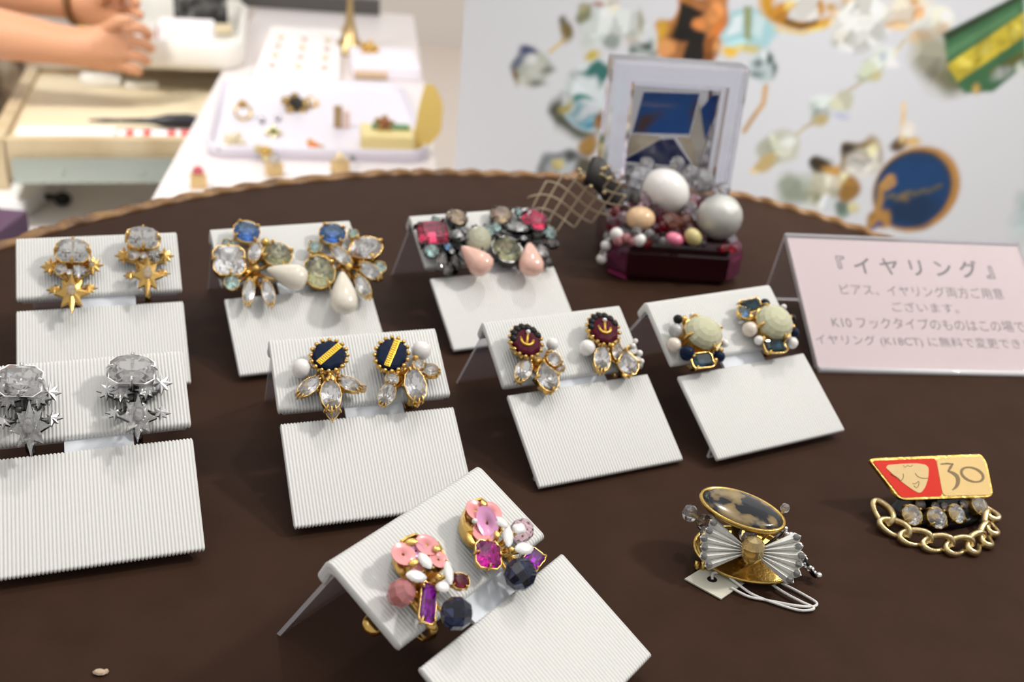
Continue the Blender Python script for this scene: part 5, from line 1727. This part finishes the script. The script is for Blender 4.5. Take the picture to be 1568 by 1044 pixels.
for i in range(26):                                            # silver bead spray along the right edge
    t = i / 25
    x, y, z = 13 + 9.5 * t + rng.uniform(-1.6, 1.2), 4.5 - 8.0 * t + rng.uniform(-1.5, 1.5), 12.5 - 10.5 * t + rng.uniform(-1, 1)
    link('bead', ball_mesh(SILVER, 10), br, (x, y, max(1.0, z)), None, [rng.uniform(.6, 1.15) * MM] * 3)
g = G()
for k in range(4):
    g.tube([(12 + k * .6, 4.5 - k * .6, 12.0), (17 + k * .5, 1 - k * .8, 7.5), (22 + k * .3, -3 - k * .3, 1.6)], .35, 5)
g.tube([(12, 4.5, 11.8), (5, 2, 5)], .6, 5)
g.ob('spray_wires', GUN, br)
# price tag with its string
tg = thing('price_tag', 'small blank cream price tag with black hole and white string below the bow brooch', 'price tag', (70.5, 255, 0))
pts = [(60.1, 254.8), (70.4, 247.0), (81.0, 257.6), (69.4, 263.0)]
L = [(x - 70.5, y - 255) for x, y in pts]
g = G()
zt4 = [.3, .3, .6, 1.2]
V = [(x, y, z) for (x, y), z in zip(L, zt4)] + [(x, y, z + .45) for (x, y), z in zip(L, zt4)]
g.add(V, [(3, 2, 1, 0), (4, 5, 6, 7), (0, 1, 5, 4), (1, 2, 6, 5), (2, 3, 7, 6), (3, 0, 4, 7)])
g.ob('tag_card', mat('cream card', (0.62, 0.60, 0.50), 0.6, noise=0.03), tg)
G().prism([(x - 1.8, y + .5) for x, y in circle(1.55, 20, 1.35)], .9, 1.02).ob('hole', BLACKM, tg, label='round black punched hole')
g = G()
def T(*p):
    return [(x - 70.5, y - 255, z) for x, y, z in p]
def smooth_open(P, n=6):
    P = [P[0]] + list(P) + [P[-1]]
    out = []
    for i in range(1, len(P) - 2):
        p0, p1, p2, p3 = [np.array(P[i + k], float) for k in (-1, 0, 1, 2)]
        for j in range(n):
            t = j / n
            out.append(tuple(.5 * (2 * p1 + (p2 - p0) * t + (2 * p0 - 5 * p1 + 4 * p2 - p3) * t * t + (3 * p1 - p0 - 3 * p2 + p3) * t ** 3)))
    out.append(tuple(map(float, P[-2])))
    return out
g.tube(smooth_open(T((68.7, 255.2, 1.2), (69.2, 257.4, 1.9), (72.5, 257.6, 1.9), (75.5, 254.5, 1.7), (80, 250.3, 1.1), (86, 247.6, .8), (93, 245.2, .8), (97, 245.4, 1.0), (98.3, 246.6, 1.1), (95, 248.6, 1.2), (90, 252.5, 1.2), (86, 257, 1.3), (83.5, 260, 2.0))), .42, 7)
g.tube(smooth_open(T((74, 252.0, 1.3), (79, 249.2, .8), (85, 248.2, .8), (93, 246.3, 1.4), (98.5, 247.4, .8), (99.8, 249.2, .9), (97, 252.2, .8), (93, 255.2, .9), (88, 258, 1.3), (84, 260.5, 1.9))), .42, 7)
g.ob('string', mat('white cotton string', (0.78, 0.77, 0.75), 0.8, bump=0.6, bscale=2500), tg, label='looped white cotton string')

# ---------------------------------------------------------------- enamel pin with curb chain
pin = thing('enamel_brooch', 'red and cream enamel brooch numbered 30, with crystals and curb chain', 'brooch', (137.4, 297.6, 0), (0, 0, R(12)))
Mp = Matrix.Translation((0, 0, 9)) @ Matrix.Rotation(R(37), 4, 'X')
outl = roundpoly([(-7.9, 14.4), (-5.8, 14.8), (35.6, 15.4), (36.9, 12.5), (35.8, -.3), (0, -.3)], 2.6, 4)
g = G().prism(outl, -1.6, 0, M=Mp)
plate = g.ob('face_plate', OLDG, pin, label='slanted gold edged plate')
CREAM = mat('cream enamel', (0.86, 0.60, 0.25), 0.3, noise=0.05, spec=0.25)
RED = mat('red enamel', (0.74, 0.030, 0.014), 0.25, noise=0.03, spec=0.25)
DRAW = mat('brown line', (0.22, 0.14, 0.045), 0.5, noise=0)
G().prism(roundpoly([(16.4, .5), (35.2, .4), (36.1, 12.4), (35, 14.6), (17.6, 14.2)], 2.0), 0, .18, M=Mp).ob('cream_panel', CREAM, plate, label='cream enamel panel')
G().prism(roundpoly([(-7.0, 13.9), (17.4, 14.2), (16.2, .5), (.6, .5)], 1.2), 0, .18, M=Mp).ob('red_panel', RED, plate, label='red enamel panel')
G().prism(roundpoly([(-2.6, 11.3), (-1.4, 12.2), (4.4, 12.5), (9.7, 12.5), (12.9, 11.9), (13.7, 10.7), (12.6, 7.3), (10.7, 4.1), (8.8, 2.2), (7.5, 1.8), (5.3, 3.2), (1.4, 6.7)], 1.0), .18, .3, M=Mp).ob('face_emblem', mat('emblem cream', (0.80, 0.58, 0.28), 0.3, spec=0.25), plate, label='rounded triangular cream face emblem')
g = G()
for p, r in (([(3.4, 8.9), (3.1, 7.5), (1.8, 6.4), (1.1, 7.4), (-1.3, 9.0)], .13), ([(8.0, 9.0), (8.6, 7.8), (10.1, 7.1), (12.3, 7.0)], .13), ([(6.0, 5.2), (7.4, 5.3), (8.5, 6.0), (8.4, 5.1), (7.6, 4.0), (6.9, 3.8), (6.3, 4.5)], .12), ([(4.2, 11.8), (4.8, 11.3), (6.0, 11.8), (6.8, 11.4), (7.8, 11.9)], .1)):
    g.tube(smooth_open([(x, y, .3) for x, y in p]), r, 6, M=Mp)
g.ob('drawn_lines', DRAW, plate, label='thin brown drawn curves')
g = G()
def stroke(P, W):
    P = [Vector(p) for p in P]
    L, Rr = [], []
    for i, p in enumerate(P):
        t = (P[min(i + 1, len(P) - 1)] - P[max(i - 1, 0)]).normalized()
        n = Vector((-t.y, t.x)) * W[i] / 2
        L.append(p + n); Rr.append(p - n)
    return L, Rr
def ribbon_stroke(g, P, W, z0, z1):
    L, Rr = stroke(P, W)
    n = len(P)
    V = [(p.x, p.y, z0) for p in L] + [(p.x, p.y, z0) for p in Rr] + [(p.x, p.y, z1) for p in L] + [(p.x, p.y, z1) for p in Rr]
    F = []
    for i in range(n - 1):
        F += [(2 * n + i, 2 * n + i + 1, 3 * n + i + 1, 3 * n + i), (i, 2 * n + i, 2 * n + i + 1, i + 1)[::-1], (n + i, n + i + 1, 3 * n + i + 1, 3 * n + i)[::-1]]
    g.add(V, F, M=Mp)
ribbon_stroke(g, [(18.7, 12.0), (21, 12.2), (23.6, 11.9)], [.35, .5, .4], .18, .3)
ribbon_stroke(g, [(23.5, 12.0), (22.2, 10.8), (20.8, 9.3)], [.4, .9, .5], .18, .3)
ribbon_stroke(g, smooth_open([(20.7, 9.4), (22.4, 8.7), (23.7, 7.4), (23.6, 5.6), (22.4, 3.8), (20.6, 2.6)]), [.3 + 1.2 * math.sin(math.pi * min(1, i / 30 + .02)) for i in range(31)], .18, .3)
zero = [(29.8 + 4.0 * math.cos(R(t)) + .5 * math.sin(R(t)), 7.9 + 2.55 * math.sin(R(t)) - .9 * math.cos(R(t))) for t in range(0, 361, 15)]
ribbon_stroke(g, zero, [.45 + .55 * abs(math.cos(R(t - 20))) for t in range(0, 361, 15)], .18, .3)
g.ob('numeral', DRAW, plate, label='number 30 in brown')
# black dish, crystals and chain below the plate
g = G().rings([[(17 + x * k, 2.0 + y * k, z) for x, y in circle(19, 36, 9.5)] for k, z in ((.75, 0), (.9, .4), (.92, 2.6), (.82, 3.2))], 0, True)
g.ob('black_base', BLACKM, pin, label='black oval base')
g = G().tube([(14, 6, 3), (15, 6, 7), (15, 6.5, 10)], [4.5, 3.5, 3], 10)
g.ob('post', BLACKM, pin)
for i, (x, y, z, r) in enumerate([(3.4, -4.3, 5.4, 3.6), (11.8, -6.0, 5.2, 3.8), (20.0, -4.6, 5.6, 3.4), (30.4, -1.5, 6.4, 3.7)]):
    gm = stone(pin, 'round', 'crystal', (x, y, z), r * 2, r * 2, 10 * i, GOLD, tilt=(38, 0))
    put_setting(gm, 'round', OLDG)
for i, (x, y, z, r) in enumerate([(8.2, -.5, 6.8, 1.8), (13.4, -1.8, 6.4, 1.8), (16.5, -2.0, 6.8, 1.6), (24.6, -1.0, 6.6, 1.9)]):
    gm = stone(pin, 'round', 'smoke', (x, y, z), r * 2, r * 2, 10 * i, GUN, tilt=(38, 0))
    put_setting(gm, 'round', GUN)
g = G()
for x, y in ((3.4, -3.2), (11.8, -4.4), (20, -3.4), (30.4, -.6), (8.2, .5), (13.4, -.8), (16.5, -1), (24.6, 0)):
    g.tube([(x, y + 1.5, 2.6), (x, y, 4)], .9, 6)
g.ob('stone_posts', OLDG, pin)
path = smooth_open([(-4.2, 2.5, 5.0), (-5.6, -3, 3.6), (-3.6, -9.0, 2.6), (2.0, -13.6, 2.2), (9, -16.6, 2.1), (17, -17.6, 2.1), (24.5, -14.6, 2.2), (30, -9.5, 2.6), (33.6, -3.4, 3.6), (33.8, 2.4, 5.2)], 8)
cum = [0]
for i in range(1, len(path)):
    cum.append(cum[-1] + (Vector(path[i]) - Vector(path[i - 1])).length)
def along(s):
    for i in range(1, len(path)):
        if cum[i] >= s:
            k = (s - cum[i - 1]) / max(1e-6, cum[i] - cum[i - 1])
            return Vector(path[i - 1]).lerp(Vector(path[i]), k), (Vector(path[i]) - Vector(path[i - 1])).normalized()
    return Vector(path[-1]), (Vector(path[-1]) - Vector(path[-2])).normalized()
chain0 = None
nl = 9
lm = G().tube([(4.9 * math.cos(R(t)) + 1.0 * math.sin(R(t)), 2.6 * math.sin(R(t)), .9 * math.sin(R(2 * t))) for t in range(0, 360, 15)], 1.45, 8, True, flat=.7).mesh('chain_link', PALEGOLD)
for k in range(nl):
    p, t = along(cum[-1] * (k + .5) / nl)
    zax = Vector((0, -.35, 1)).normalized()
    y = zax.cross(t).normalized(); z = t.cross(y)
    Mx = Matrix((t, y, z)).transposed() @ Matrix.Rotation(R(14), 3, 'Z') @ Matrix.Rotation(R(30), 3, 'X')
    link('chain_link', lm, pin, tuple(p), Mx.to_euler())
# a crumb of fluff at the front left
tag(G().sphere((-98, 195.4, .7), 1.2, 8, 0, False, None, (1.6, .9, .55)).sphere((-96.6, 196, .5), .7, 6, 0, False).ob('crumb', mat('tan crumb', (0.55, 0.42, 0.30), 0.8)), 'tiny tan crumb on the board at the front left', 'crumb')
